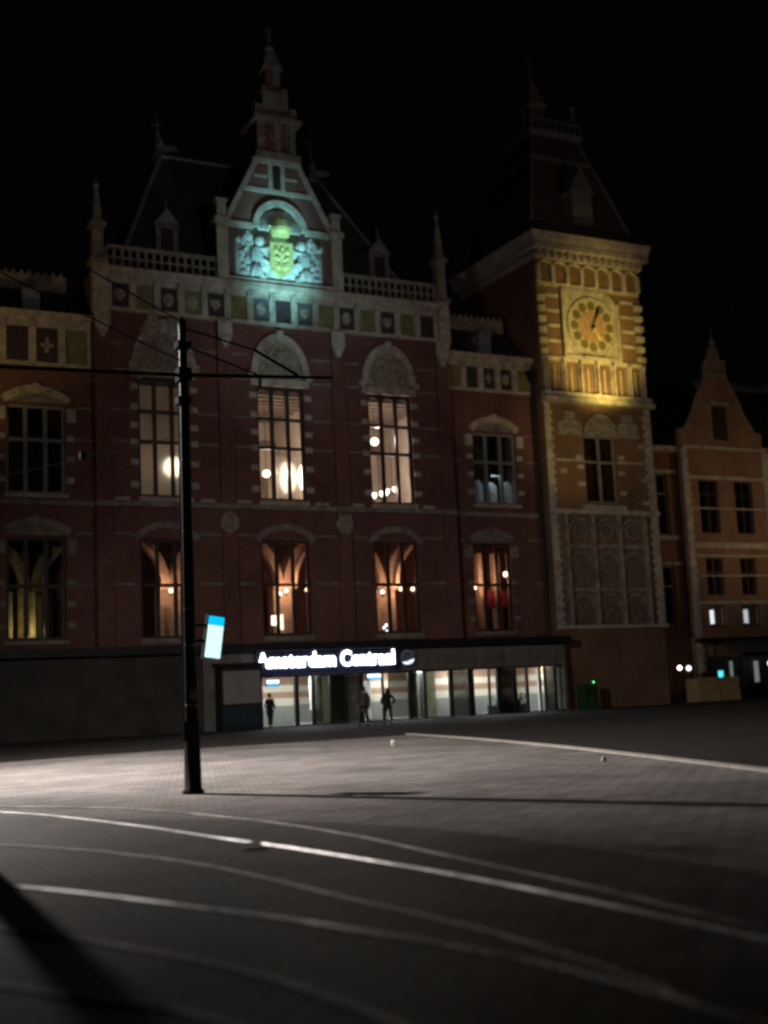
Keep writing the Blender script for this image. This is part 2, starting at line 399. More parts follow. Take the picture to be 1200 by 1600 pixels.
def rail(pts, hw, hh):
    """rail head with a rounded crown, so that its shoulders catch the lamp"""
    b = MB(); prev = None; prof = [(-hw, -0.02)] + [(-hw*math.cos(R(a)), hh*math.sin(R(a))) for a in (0, 25, 50, 75, 105, 130, 155, 180)] + [(hw, -0.02)]
    for i, p in enumerate(pts):
        q = pts[min(i+1, len(pts)-1)]; o = pts[max(i-1, 0)]
        d = Vector((q[0]-o[0], q[1]-o[1])).normalized(); k = len(b.v)
        for (u, z) in prof: b.v.append((p[0]+d.y*u, p[1]-d.x*u, z+0.004))
        if prev is not None:
            for a in range(len(prof)-1): b.f.append((prev+a, prev+a+1, k+a+1, k+a))
        prev = k
    return b
RAILS = [
 ('bright outermost steel tram rail curving past the pole to the lower right', [(-1.5,24.2),(1.9,23.0),(3.71,20.4),(4.61,16.7),(5.0,14.0),(5.25,12.4),(5.5,9.9),(5.58,8.0),(5.58,6.5),(5.5,3),(5.3,-5)]),
 ('steel tram rail passing nearest to the foot of the pole before meeting the bright rail', [(2,24.2),(5.03,19.8),(6.0,16),(6.2,13.2),(6.13,11.3),(6.05,9.5),(5.97,7.9),(5.85,6.6),(5.75,3),(5.5,-5)]),
 ('long pale steel tram rail sweeping from the left edge through the thick shadow', [(0.6,15.2),(1.5,13.4),(2.15,12.1),(2.65,11.0),(3.16,9.65),(3.57,8.55),(3.83,7.6),(4.04,6.8),(4.2,5.6),(4.25,2),(4.1,-5)]),
 ('nearest steel tram rail, short stretch in the bottom left corner', [(-0.2,10.4),(0.7,9.0),(1.38,7.75),(1.66,7.2),(1.91,6.75),(2.13,6.3),(2.5,4.5),(2.6,1),(2.5,-5)]),
 ('dull steel tram rail low in the picture ending in a small plate', [(0.4,12.0),(1.1,10.8),(1.72,9.7),(2.12,8.85),(2.42,8.04),(2.63,7.37),(2.79,6.53),(2.9,5)]),
 ('dull steel tram rail starting dark at the left and ending bottom right', [(0.2,20.6),(1.8,17.6),(2.78,15.6),(3.43,14.2),(3.87,12.8),(4.08,11.8),(4.2,10.6),(4.3,9.0),(4.42,7.4),(4.4,6.3),(4.33,5.5),(4.2,4.6),(4.1,1),(4.0,-5)]),
]
for lab, pts in RAILS:
    o = empty('tram_rail', (0, 0, 0), lab, 'tram rail', 'tram rails in the square')
    pp = bez(pts, 6)
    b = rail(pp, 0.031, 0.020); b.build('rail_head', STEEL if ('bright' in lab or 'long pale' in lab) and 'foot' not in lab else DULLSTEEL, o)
    off = []
    for i, p in enumerate(pp):
        q = pp[min(i+1, len(pp)-1)]; u = pp[max(i-1, 0)]; d = Vector((q[0]-u[0], q[1]-u[1])).normalized()
        off.append((p[0]-d.y*0.056, p[1]+d.x*0.056))
    strip(off, 0.05, -0.02, 0.0075).build('groove', DARKMET, o)
PLATE = mat('switch_plate', (0.11, 0.105, 0.105), 0.4, 0.8, var=0.3, scale=8, bump=0.3)
for (x, y, a, lab) in ((4.95, 13.0, 78, 'worn steel switch plate beside the bright rail left of centre'),):
    o = MB().box(-0.32, 0.32, -0.13, 0.13, 0.0, 0.024).box(-0.28, -0.05, -0.09, 0.09, 0.024, 0.03).box(0.05, 0.28, -0.09, 0.09, 0.024, 0.03).build('switch_plate', PLATE)
    o.location = (x, y, 0.0); o.rotation_euler.z = R(a); o['label'] = lab; o['category'] = 'metal plate'

# ------------------------------------------------------------------ station: central block
W = 63.4
def frieze(parent, x0, x1, z0, z1, y, n, kinds):
    """stone frieze: cornice, pilaster strips and tile panels with shields"""
    f = MB(); f.box(x0, x1, y-0.16, y, z0, z0+0.22); f.box(x0-0.1, x1+0.1, y-0.42, y, z1-0.34, z1-0.003)
    f.box(x0, x1, y-0.26, y, z1-0.52, z1-0.343)
    st = (x1-x0)/n
    for k in range(n+1):
        xc = x0+st*k; a = max(x0, xc-0.19); b = min(x1, xc+0.19)
        f.box(a, b, y-0.2, y, z0+0.223, z1-0.523)
        f.box(a+0.04, b-0.04, y-0.32, y-0.2, z1-0.85, z1-0.523)
    for k in range(n):
        a, b = x0+st*k+0.19, x0+st*(k+1)-0.19
        f.box(a, b, y-0.13, y, z1-0.80, z1-0.523)
    fr = f.build('frieze', STONE, parent)
    for k in range(n):
        a, b = x0+st*k+0.19, x0+st*(k+1)-0.19; kd = kinds[k % len(kinds)]
        m = {'o': TILE_OLIVE, 'd': TILE_DARK, 'b': TILE_BLUE}[kd[0]]
        MB().box(a, b, y-0.05, y-0.003, z0+0.223, z1-0.803).build('tile_panel', m, fr)
        cx = (a+b)/2; cz = (z0+z1)/2-0.28; s = (b-a)*0.30
        if 's' in kd:
            MB().prism([(cx-s, cz+s), (cx-s, cz-s*0.2), (cx, cz-s*1.2), (cx+s, cz-s*0.2), (cx+s, cz+s)], y-0.09, y-0.053).build('shield', RELIEF, fr)
        elif 'x' in kd:
            MB().box(cx-s*0.3, cx+s*0.3, y-0.09, y-0.053, cz-s*1.2, cz+s*1.2).box(cx-s, cx-s*0.3, y-0.087, y-0.053, cz-s*0.3, cz+s*0.3).box(cx+s*0.3, cx+s, y-0.087, y-0.053, cz-s*0.3, cz+s*0.3).build('shield', RELIEF, fr)
        elif 'c' in kd:
            MB().disc(cx, cz, s, y-0.09, y-0.053, 16, 1.3).build('shield', RELIEF, fr)
def pinnacle(parent, x, y, z0, z1, wd=0.5):
    m = MB(); m.frust(x, y, z0, z0+0.25, wd*0.8, wd*0.8, wd*0.8, wd*0.8)
    h = z1-z0; m.frust(x, y, z0+0.25, z0+h*0.42, wd*0.5, wd*0.5, wd*0.46, wd*0.46)
    m.frust(x, y, z0+h*0.42, z0+h*0.47, wd*0.7, wd*0.7, wd*0.7, wd*0.7)
    m.frust(x, y, z0+h*0.47, z0+h*0.9, wd*0.42, wd*0.42, wd*0.12, wd*0.12)
    m.ball((x, y, z0+h*0.91), wd*0.3); m.tube((x, y, z0+h*0.93), (x, y, z1), 0.04, 0.02, 6)
    return m.build('pinnacle', STONED, parent)
def finial(m, x, y, z0, z1):
    m.tube((x, y, z0), (x, y, z1), 0.07, 0.02, 6); h = z1-z0
    m.ball((x, y, z0+h*0.3), 0.16); m.ball((x, y, z0+h*0.55), 0.1)
    m.tube((x-0.3, y, z0+h*0.72), (x+0.3, y, z0+h*0.72), 0.025, 0.025, 5)
    return m
def stone_chain(m, x, y, z0, z1, step=1.0, wd=0.26):
    z = z0; k = 0
    while z < z1:
        ww = wd*(1.45 if k % 3 == 0 else 0.85)
        m.prism([(x-ww, z+0.14), (x-ww*0.55, z-0.1), (x+ww*0.55, z-0.1), (x+ww, z+0.14), (x+ww*0.6, z+0.3), (x-ww*0.6, z+0.3)], y-0.1, y)
        z += step; k += 1
    return m

st = empty('station_building', (27, W, 0), 'tall brick centre block of the station under the teal-lit crest gable', 'station building')
UP = [(18.45, 21.35), (25.25, 28.15), (32.2, 35.1)]
holes = [(a, b, 12.4, 18.95) for a, b in UP] + [(a, b, 4.9, 10.2) for a, b in UP]
holed(16.1, 37.75, 4.5, 24.6, W, W+0.5, holes).build('wall', BRICK, st)
MB().box(16.1, 16.6, W+0.5, W+10, 4.5, 24.6).build('wall', BRICK, st)
MB().box(37.25, 37.75, W+0.5, W+10, 4.5, 24.6).build('wall', BRICK, st)
MB().box(16.6, 37.25, W+0.6, W+10, 24.2, 24.55).build('roof_deck', LEAD, st)
# piers
for x in (16.55, 23.4, 30.33, 37.3):
    pr = MB().box(x-0.42, x+0.42, W-0.22, W-0.003, 4.5, 22.45).build('brick_pier', BRICK, st)
    stone_chain(MB(), x, W-0.22, 12.9, 20.9, 0.99, 0.25).build_main('stone_quoins', STONE, pr, 'quoin_stone')
    MB().box(x-0.42, x+0.42, W-0.36, W-0.223, 21.5, 22.44).frust(x, W-0.3, 20.9, 21.5, 0.1, 0.06, 0.36, 0.1).build('capital', STONE, pr)
# strings and sills
b = MB()
def between(b, z0, z1, dy, skips, x0=16.1, x1=37.75, y=W):
    x = x0
    for a, c in sorted(skips):
        if a > x: b.box(x, a, y-dy, y-0.003, z0, z1)
        x = max(x, c)
    if x < x1: b.box(x, x1, y-dy, y-0.003, z0, z1)
pier_s = [(x-0.42, x+0.42) for x in (16.55, 23.4, 30.33, 37.3)]
win_s = [(a-0.02, c+0.02) for a, c in UP]
between(b, 11.85, 12.12, 0.30, [], y=W)
for z in (10.38, 7.7): between(b, z, z+0.13, 0.05, pier_s+[(a-0.4, c+0.4) for a, c in UP])
for z in (15.32, 17.0, 19.2, 20.6): between(b, z, z+0.12, 0.05, pier_s+[(a-0.5, c+0.5) for a, c in UP])
b.build_each('string_course', STONED, st)
c = MB()
for x0, x1 in UP:
    for z in (12.2, 15.1):
        for s in (-1, 1):
            xx = (x0-1.3) if s < 0 else (x1+0.5)
            c.box(xx, xx+0.8, W-0.06, W-0.003, z, z+0.17) if z < 13 else None
c.build_each('stone_blocks', STONE, st)
# window surrounds
for i, (x0, x1) in enumerate(UP):
    cx = (x0+x1)/2
    s = MB(); s.box(x0-0.35, x1+0.35, W-0.12, W-0.003, 18.96, 19.35)
    for z in (12.9, 14.1, 15.2, 16.1, 17.1, 18.2):
        s.box(x0-0.42, x0-0.01, W-0.08, W-0.003, z, z+0.32); s.box(x1+0.01, x1+0.42, W-0.08, W-0.003, z, z+0.32)
    s.arch(cx, 19.6, 1.38, 1.78, W-0.2, W-0.003, 0, 180, 20, 1.35)
    s.box(cx-0.2, cx+0.2, W-0.3, W-0.2, 21.4, 22.15)
    s.box(x0-0.5, x0-0.1, W-0.26, W-0.003, 19.36, 19.7); s.box(x1+0.1, x1+0.5, W-0.26, W-0.003, 19.36, 19.7)
    s.box(x0-0.05, x1+0.05, W-0.2, W-0.125, 12.125, 12.4)
    so = s.build_main('window_surround', STONE, st, 'stone_block')
    t = MB(); t.disc(cx, 19.36, 1.37, W-0.05, W-0.003, 20, 1.55, 0, 180)
    relief(t, cx-1.25, cx+1.25, 19.45, 21.4, W-0.05, 34, 0.06, 0.2, lambda x, z: ((x-cx)/1.2)**2+((z-19.4)/1.9)**2 < 1)
    t.prism([(cx-0.35, 20.9), (cx-0.35, 20.2), (cx, 19.7), (cx+0.35, 20.2), (cx+0.35, 20.9)], W-0.22, W-0.06)
    t.build('tympanum', RELIEF, so)
    if i == 0:
        g = MB(); relief(g, cx-1.9, cx+1.9, 18.9, 22.3, W-0.14, 60, 0.1, 0.26, lambda x, z: abs(x-cx) < 2.0-(z-19)*0.33 and ((x-cx)/1.2)**2+((z-19.4)/1.9)**2 > 1)
        g.build('carving', RELIEF, so)
    window(st, x0, x1, 12.4, 18.95, W, 3, (15.42, 17.08), FRAMED, None, 0.17, arched=True)
    # low window with a segmental stone arch above
    a = MB(); a.arch(cx, 8.6, 2.15, 2.5, W-0.12, W-0.003, 42, 138, 14)
    a.box(x0-0.05, x1+0.05, W-0.14, W-0.003, 4.6, 4.9)
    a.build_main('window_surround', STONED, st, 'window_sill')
    window(st, x0, x1, 4.9, 10.2, W, 3, (7.72,), FRAMED, None, 0.15)
for x in (19.9, 23.4, 26.7, 30.33, 33.65):   # carved roundels on the dark band between the storeys
    if x in (23.4, 30.33):
        g = MB(); g.disc(x, 11.1, 0.55, W-0.3, W-0.223, 20); relief(g, x-0.5, x+0.5, 10.65, 11.6, W-0.3, 10, 0.08, 0.16); g.build('roundel', RELIEF, st)
frieze(st, 16.9, 37.1, 22.45, 24.83, W-0.01, 15, ['ds', 'o', 'dc', 'oc', 'ds', 'o', 'bc', 'd', 'bs', 'o', 'dc', 'o', 'ds', 'o', 'd'])
c = MB(); c.box(16.0, 16.9, W-0.5, W-0.003, 22.45, 24.9); c.box(37.1, 37.85, W-0.5, W-0.003, 22.45, 24.9)
c.frust(16.45, W-0.25, 21.7, 22.45, 0.2, 0.15, 0.45, 0.24); c.frust(37.47, W-0.25, 21.7, 22.45, 0.2, 0.15, 0.38, 0.24)
c.build_each('corner_block', STONE, st)
pinnacle(st, 16.35, W-0.1, 24.9, 29.8, 0.62); pinnacle(st, 37.5, W-0.1, 24.9, 31.0, 0.58)
# balustrade, two rows of small openings
for (x0, x1) in ((16.85, 23.05), (30.95, 37.1)):
    m = MB(); m.box(x0, x1, W-0.1, W+0.15, 25.95, 26.15); m.box(x0, x1, W-0.1, W+0.15, 24.83, 25.0); m.box(x0, x1, W-0.04, W+0.09, 25.42, 25.52)
    n = int((x1-x0)/0.42)
    for k in range(n+1):
        xx = x0+(x1-x0)*k/n; m.box(xx-0.075, xx+0.075, W-0.06, W+0.11, 25.0, 25.95)
    m.build('balustrade', STONED, st)
# crest gable
G = W-0.12
g = MB(); g.prism([(23.4, 24.84), (30.55, 24.84), (30.55, 28.5), (30.1, 28.6), (28.15, 32.4), (25.7, 32.4), (23.85, 28.6), (23.4, 28.5)], G, G+0.6); gw = g.build('gable_wall', BRICK, st)
s = MB()
for (ax, az, bx, bz) in ((23.75, 28.5, 25.72, 32.45), (30.2, 28.5, 28.13, 32.45)):
    d = 0.17 if ax < 27 else -0.17
    s.prism([(ax-d, az), (ax+d, az), (bx+d, bz), (bx-d, bz)] if d > 0 else [(ax+d, az), (ax-d, az), (bx-d, bz), (bx+d, bz)], G-0.16, G+0.62)
s.box(24.62, 29.28, G-0.1, G-0.003, 30.35, 30.62) ; s.box(25.4, 28.45, G-0.14, G-0.003, 32.15, 32.42)
s.box(26.35, 26.62, G-0.1, G-0.003, 30.623, 32.147); s.box(27.12, 27.39, G-0.1, G-0.003, 30.623, 32.147)
s.box(25.5, 26.3, G-0.06, G-0.003, 31.3, 31.45); s.box(27.45, 28.2, G-0.06, G-0.003, 31.3, 31.45)
s.build('gable_coping', STONE, st)
MB().box(26.62, 27.12, G-0.05, G-0.003, 30.65, 32.1).build('slit_window', FRAMED, gw)
s = MB()
for x in (23.4, 30.5):
    s.box(x-0.33, x+0.33, G-0.22, G-0.003, 24.84, 28.2); s.box(x-0.45, x+0.45, G-0.3, G+0.5, 28.2, 28.5); s.box(x-0.27, x+0.27, G-0.2, G+0.3, 28.5, 29.45); s.box(x-0.36, x+0.36, G-0.26, G+0.36, 29.45, 29.6)
s.box(23.75, 25.3, G-0.15, G-0.003, 28.05, 28.4); s.box(28.5, 30.15, G-0.15, G-0.003, 28.05, 28.4)
s.arch(26.92, 28.2, 1.32, 1.68, G-0.28, G-0.003, 0, 180, 24, 1.02)
s.box(23.75, 30.15, G-0.2, G-0.003, 24.84, 25.1)
s.build('gable_frame', STONE, st)
CRESTS = mat('pale_crest_stone', (0.40, 0.42, 0.40), 0.8, var=0.3, scale=2.0, bump=1.0, bscale=10)
r = MB(); r.box(24.2, 29.55, G-0.06, G-0.003, 25.1, 28.05); r.disc(26.92, 28.05, 1.31, G-0.07, G-0.003, 22, 1.0, 0, 180)
for s_ in (-1, 1):   # two rearing supporters with tails and the mantling round them
    bx = 26.92+s_*1.45
    r.ball((bx, G-0.16, 26.4), 0.42, 0.2, 0.75); r.ball((bx-s_*0.15, G-0.2, 27.35), 0.3, 0.2, 0.32)
    r.tube((bx, G-0.2, 26.8), (26.92+s_*0.7, G-0.2, 27.0), 0.13, 0.09); r.tube((bx, G-0.2, 26.4), (26.92+s_*0.75, G-0.2, 26.1), 0.13, 0.09)
    r.tube((bx, G-0.16, 26.0), (bx-s_*0.3, G-0.16, 25.2), 0.2, 0.12); r.tube((bx+s_*0.15, G-0.16, 26.0), (bx+s_*0.35, G-0.16, 25.25), 0.2, 0.12)
    r.path([(bx+s_*0.4, G-0.14, 26.0), (bx+s_*0.85, G-0.14, 26.3), (bx+s_*0.75, G-0.14, 27.0), (bx+s_*1.0, G-0.14, 27.4)], 0.08)
relief(r, 24.35, 29.5, 25.2, 27.9, G-0.08, 42, 0.08, 0.26, lambda x, z: abs(x-26.92) > 0.9)
smooth(r.build('crest_relief', CRESTS, gw))
r = MB(); r.prism([(26.2, 27.35), (26.2, 26.2), (26.4, 25.65), (26.92, 25.25), (27.44, 25.65), (27.64, 26.2), (27.64, 27.35)], G-0.34, G-0.07)
relief(r, 26.35, 27.5, 25.7, 27.2, G-0.35, 9, 0.08, 0.17)
r.build('crest_shield', GILT, gw)
r = MB(); r.lathe(26.92, G-0.25, [(0.5, 27.75), (0.62, 27.95), (0.66, 28.15), (0.5, 28.6), (0.25, 28.9), (0.1, 29.0)], 14)
for k in range(6): a = k*math.pi/3; r.ball((26.92+0.62*math.cos(a), G-0.25+0.4*math.sin(a), 28.28), 0.12)
r.ball((26.92, G-0.25, 29.1), 0.13); r.build('crest_crown', GILT, gw)
# belfry turret on the gable
TY = G+0.45
t = MB(); t.box(25.85, 28.05, TY-0.55, TY+1.3, 32.4, 34.75); t.box(26.5, 27.4, TY-0.28, TY+0.6, 37.0, 38.2); t.build_each('turret_wall', BRICK, st)
t = MB(); t.box(25.55, 28.35, TY-0.8, TY+1.5, 32.42, 32.8); t.box(25.5, 28.5, TY-0.85, TY+1.55, 34.75, 35.02)
for x in (25.78, 26.85, 27.82): t.box(x-0.08, x+0.34-0.06, TY-0.68, TY-0.553, 32.8, 34.75)
for z in (33.1, 33.6, 34.1, 34.5):
    for x in (26.13, 26.7, 27.13, 27.68): t.box(x-0.12, x+0.12, TY-0.62, TY-0.553, z, z+0.17)
t.frust(26.95, TY+0.4, 35.02, 35.5, 1.32, 1.2, 1.0, 0.9); t.frust(26.95, TY+0.2, 35.5, 36.6, 0.85, 0.8, 0.75, 0.7); t.frust(26.95, TY+0.2, 36.6, 37.1, 0.85, 0.8, 0.5, 0.5)
for x in (25.85, 28.05): t.box(x-0.2, x+0.2, TY-0.6, TY-0.3, 35.1, 35.75)
for x in (26.3, 27.6): t.box(x-0.15, x+0.15, TY-0.55, TY-0.3, 36.3, 36.95)
t.box(26.95, 27.4, TY-0.34, TY-0.283, 37.2, 38.1); t.box(26.35, 27.55, TY-0.36, TY+0.66, 38.2, 38.35)
t.build('turret_stonework', STONED, st)
t = MB(); t.frust(26.95, TY+0.1, 38.35, 39.3, 0.6, 0.5, 0.3, 0.3); t.ball((26.95, TY+0.1, 39.6), 0.34); finial(t, 26.95, TY+0.1, 39.9, 41.2)
t.build('turret_finial', STONED, st)
# steep roof behind the balustrade
m = MB(); yb0, yb1, zb, zr = W+1.0, W+10, 24.56, 33.6
m.v = [(17.5, yb0, zb), (37.0, yb0, zb), (37.0, yb1, zb), (17.5, yb1, zb), (21.3, W+4.2, zr), (31.6, W+4.2, zr), (31.6, W+5.6, zr), (21.3, W+5.6, zr)]
m.f = [(0,1,5,4), (1,2,6,5), (2,3,7,6), (3,0,4,7), (4,5,6,7), (3,2,1,0)]
rf = m.build('roof', SLATE, st)
m = MB(); m.tube((17.5, yb0-0.02, zb), (21.3, W+4.18, zr+0.03), 0.16, 0.14, 8); m.tube((37.0, yb0-0.02, zb), (31.6, W+4.18, zr+0.03), 0.12, 0.1, 8)
m.tube((21.3, W+4.2, zr+0.05), (31.6, W+4.2, zr+0.05), 0.12, 0.12, 8); m.build('ridge_roll', LEAD, rf)
for x, zt in ((21.3, 36.6), (31.3, 37.4)):
    f = MB(); finial(f, x, W+4.6, zr, zt); f.frust(x, W+4.6, zr, zr+0.9, 0.35, 0.35, 0.08, 0.08)
    f.prism([(x+0.1, zr+0.35), (x+1.3, zr+0.7), (x+1.0, zr+1.0), (x+0.35, zr+0.9), (x+0.1, zr+1.6)], W+4.5, W+4.6)
    f.build('ridge_finial', LEAD, rf)
for x in (20.8, 34.3):
    d = MB(); d.box(x-0.65, x+0.65, W+1.6, W+3.6, 26.6, 28.3); d.prism([(x-0.8, 28.3), (x+0.8, 28.3), (x, 29.3)], W+1.5, W+3.8); d.tube((x, W+1.7, 29.2), (x, W+1.7, 30.0), 0.06, 0.02)
    dd = d.build('dormer', LEAD, rf); MB().box(x-0.35, x+0.35, W+1.54, W+1.6, 26.8, 28.1).build('window', FRAMED, dd)

# rooms behind the upper windows, with the lamps seen through them
CURT = frosted('net_curtain')
rm = [(17.1, 22.6), (23.9, 29.6), (31.0, 36.9)]
BEAM = mat('ceiling_beam', (0.2, 0.16, 0.13), 0.8)
for i, (a, c) in enumerate(rm):
    room(st, a, c, W+0.5, W+8.0, 12.2, 19.0, CREAM)
    bm_ = MB()
    for k in range(9): bm_.box(a+0.01, c-0.01, W+0.8+k*0.82, W+1.05+k*0.82, 18.62, 18.99)
    bm_.box(a+0.01, c-0.01, W+7.8, W+7.98, 17.2, 17.5)
    bm_.box(a+0.9, a+1.0, W+7.7, W+7.98, 12.21, 17.19).box(c-1.7, c-0.6, W+7.85, W+7.98, 12.21, 15.2)
    bm_.build_each('ceiling_beam', BEAM, st)
MB().box(18.4, 21.4, W+0.6, W+0.63, 12.4, 18.9).build('curtain', CURT, st)
MB().box(26.9, 28.2, W+1.35, W+1.4, 12.3, 15.2).build('curtain', CURT, st)
def pendant(x, y, z, ztop, r, lab, rz=None, m=LAMPW, P=0, shade=False):
    o = empty('pendant_lamp', (x, y, z), lab, 'lamp')
    MB().tube((x, y, z+(rz or r)*0.9), (x, y, ztop), 0.02, 0.02, 6).build('rod', DARKMET, o)
    smooth(MB().ball((x, y, z), r, r, rz, 16, 10).build('globe', m, o))
    if P: lamp('POINT', 'pendant_light', (x, y-r-0.25, z), P*1.6, (1, 0.83, 0.7), size=0.15)
    return o
pendant(20.9, W+1.7, 14.4, 19.6, 0.55, 'blurred round lamp behind the net curtain of the window left of the pole', P=120)
pendant(21.6, W+1.9, 14.5, 19.6, 0.25, 'smaller lamp partly hidden behind the pole in the curtained window')
pendant(26.6, W+2.2, 14.35, 19.6, 0.20, 'small lamp in the left light of the window under the teal crest', P=170)
pendant(28.1, W+2.6, 14.25, 19.6, 0.48, 'bright oval lamp in the middle light of the window under the crest', 0.95, P=170)
pendant(29.3, W+2.6, 14.3, 19.6, 0.5, 'bright oval lamp in the right light of the window under the crest', 0.95)
pendant(33.6, W+2.0, 16.55, 19.6, 0.22, 'single small ceiling lamp high in the rightmost tall window', P=170)
def chandelier(x, y, z, lab):
    o = empty('chandelier', (x, y, z), lab, 'chandelier'); fr = MB(); fr.tube((x, y, z), (x, y, z+3), 0.025)
    fr.lathe(x, y, [(0.05, z-0.1), (0.14, z), (0.05, z+0.3)], 10); n = 7; bl = []
    for k in range(n):
        a = 2*math.pi*k/n; ex, ey = x+0.42*math.cos(a), y+0.42*math.sin(a)
        fr.path([(x, y, z+0.05), (x+0.22*math.cos(a), y+0.22*math.sin(a), z-0.12), (ex, ey, z)], 0.022)
        bl.append((ex, ey, z+0.1+0.08*(k % 2)))
    fr.build('arms', DARKMET, o)
    for q_ in bl: MB().ball(q_, 0.085, 0.085, 0.12, 8, 6).build('bulb', LAMPW, o)
    lamp('POINT', 'chandelier_light', (x, y-0.6, z+0.3), 220, (1, 0.82, 0.70), size=0.2)
chandelier(33.75, W+2.0, 13.15, 'lower left chandelier of the rightmost tall window')
chandelier(34.95, W+2.6, 13.55, 'upper right chandelier of the rightmost tall window')
# vaulted hall behind the low windows
def vault(parent, x0, x1, y0, piers, zc, m, wm, ztop=10.75, span=3.1):
    room(parent, x0, x1, y0, y0+5, 4.75, ztop, wm)
    for px in piers:
        v = MB(); v.box(px-0.62, px+0.62, y0+2.3, y0+3.2, 4.76, zc)
        v.box(px-0.7, px+0.7, y0+2.0, y0+2.9, zc, zc+0.2)
        for s_ in (-1, 1):
            cxx = px+s_*(0.62+span)
            v.arch(cxx, zc+0.2, span-0.03, span+0.2, y0+1.75, y0+2.2, 180 if s_ > 0 else 0, 95 if s_ > 0 else 85, 14, 0.95)
            v.arch(cxx, zc+0.2, span+0.21, span+0.62, y0+2.2, y0+2.9, 180 if s_ > 0 else 0, 95 if s_ > 0 else 85, 14, 0.95)
        v.build('vault_arch', m, parent)
vault(st, 17.0, 37.0, W+0.5, (20.9, 27.65, 34.3), 7.7, ARCHM, WOODD)
def sconce(x, y, z, lab, P=26, r=0.11, col=(1, 0.58, 0.36), m=LAMPO):
    o = empty('wall_lamp', (x, y, z), lab, 'lamp')
    MB().lathe(x, y, [(0.02, z-0.3), (0.05, z-0.28), (0.03, z-0.12), (0.08, z-0.1)], 8).build('bracket', DARKMET, o)
    MB().ball((x, y, z), r).build('bulb', m, o)
    if P: lamp('POINT', 'wall_lamp_light', (x, y-0.05, z+0.25), P*2.6, col, size=0.1)
sconce(20.6, W+1.7, 7.55, 'small hall lamp in the low window left of the pole', 22)
sconce(26.85, W+1.4, 7.35, 'white round hall lamp in the left light of the low middle window', 5, 0.11, m=LAMPC)
sconce(27.45, W+1.9, 7.55, 'pink glowing hall lamp in the middle of the low middle window', 26)
sconce(28.75, W+1.9, 7.6, 'pink glowing hall lamp in the right light of the low middle window', 34)
sconce(33.3, W+1.3, 7.4, 'white round hall lamp in the left light of the low window above the round emblem', 5, 0.11, m=LAMPC)
sconce(34.75, W+1.7, 7.6, 'pink hall lamp in the middle light of the low window above the round emblem', 30)
sconce(35.6, W+1.8, 7.6, 'pink hall lamp in the right light of the low window above the round emblem', 30)
o = MB().box(26.95, 27.2, W+1.9, W+1.94, 5.35, 6.2).box(26.5, 26.8, W+1.9, W+1.94, 5.6, 6.15).build('lit_sign', emis('lit_sign', (1, 0.85, 0.6), 3.0)); o['label'] = 'small yellow lit panels low in the middle low window'; o['category'] = 'lit panel'
for (x, z, lab) in ((33.4, 5.45, 'upper of three little white lamps low in the window'), (33.25, 5.3, 'middle and dimmest of three little white lamps low in the window'), (33.42, 5.1, 'lowest of three little white lamps low in the window')):
    o = empty('table_lamp', (x, W+1.2, 4.76), lab, 'lamp', 'little lamps in the low window')
    MB().lathe(x, W+1.2, [(0.08, 4.76), (0.02, 4.8), (0.02, z-0.05)], 8).build('stand', DARKMET, o); MB().ball((x, W+1.2, z), 0.07).build('bulb', LAMPC, o)

# ------------------------------------------------------------------ station: left wing and link wing
L = W+0.4
def mansard(parent, x0, x1, y, z0, z1, hip):
    m = MB(); d = 1.6
    m.v = [(x0, y, z0), (x1, y, z0), (x1, y+9, z0), (x0, y+9, z0), (x0+(0 if hip > 0 else d*0.6), y+d, z1), (x1-(d*0.6 if hip > 0 else 0), y+d, z1), (x1-(d*0.6 if hip > 0 else 0), y+8, z1), (x0+(0 if hip > 0 else d*0.6), y+8, z1)]
    m.f = [(0,1,5,4), (1,2,6,5), (2,3,7,6), (3,0,4,7), (4,5,6,7), (3,2,1,0)]
    r_ = m.build('roof', SLATE, parent)
    c = MB(); a, b = (x0, x1-d*0.6) if hip > 0 else (x0+d*0.6, x1)
    c.box(a, b, y+d-0.35, y+d-0.1, z1-0.1, z1+0.75)
    k = a+0.2
    while k < b: c.prism([(k-0.16, z1+0.75), (k+0.16, z1+0.75), (k, z1+1.02)], y+d-0.3, y+d-0.15); k += 0.42
    c.build('cresting', STONED, r_); return r_
wl = empty('station_wing', (8, L, 0), 'lower brick wing with warm lit frieze, attached to the tall centre block', 'station building')
hw = [(11.65, 14.7, 12.45, 17.15), (11.65, 14.7, 4.95, 10.25), (4.7, 7.75, 12.45, 17.15), (4.7, 7.75, 4.95, 10.25)]
holed(-8, 16.1, 4.5, 19.2, L, L+0.5, hw).build('wall', BRICK, wl)
MB().box(-8, 16.1, L+0.1, L+0.5, 19.203, 22.0).build('wall', BRICK, wl)
frieze(wl, 2.4, 16.05, 19.2, 22.1, L+0.09, 9, ['d', 'ds', 'o', 'd', 'dc', 'o', 'd', 'dx', 'o'])
rr = mansard(wl, -8, 16.1, L+0.2, 22.1, 23.9, 1)
d = MB(); d.box(12.6, 13.5, L+0.35, L+1.6, 22.3, 23.5); d.build('dormer', LEAD, rr)
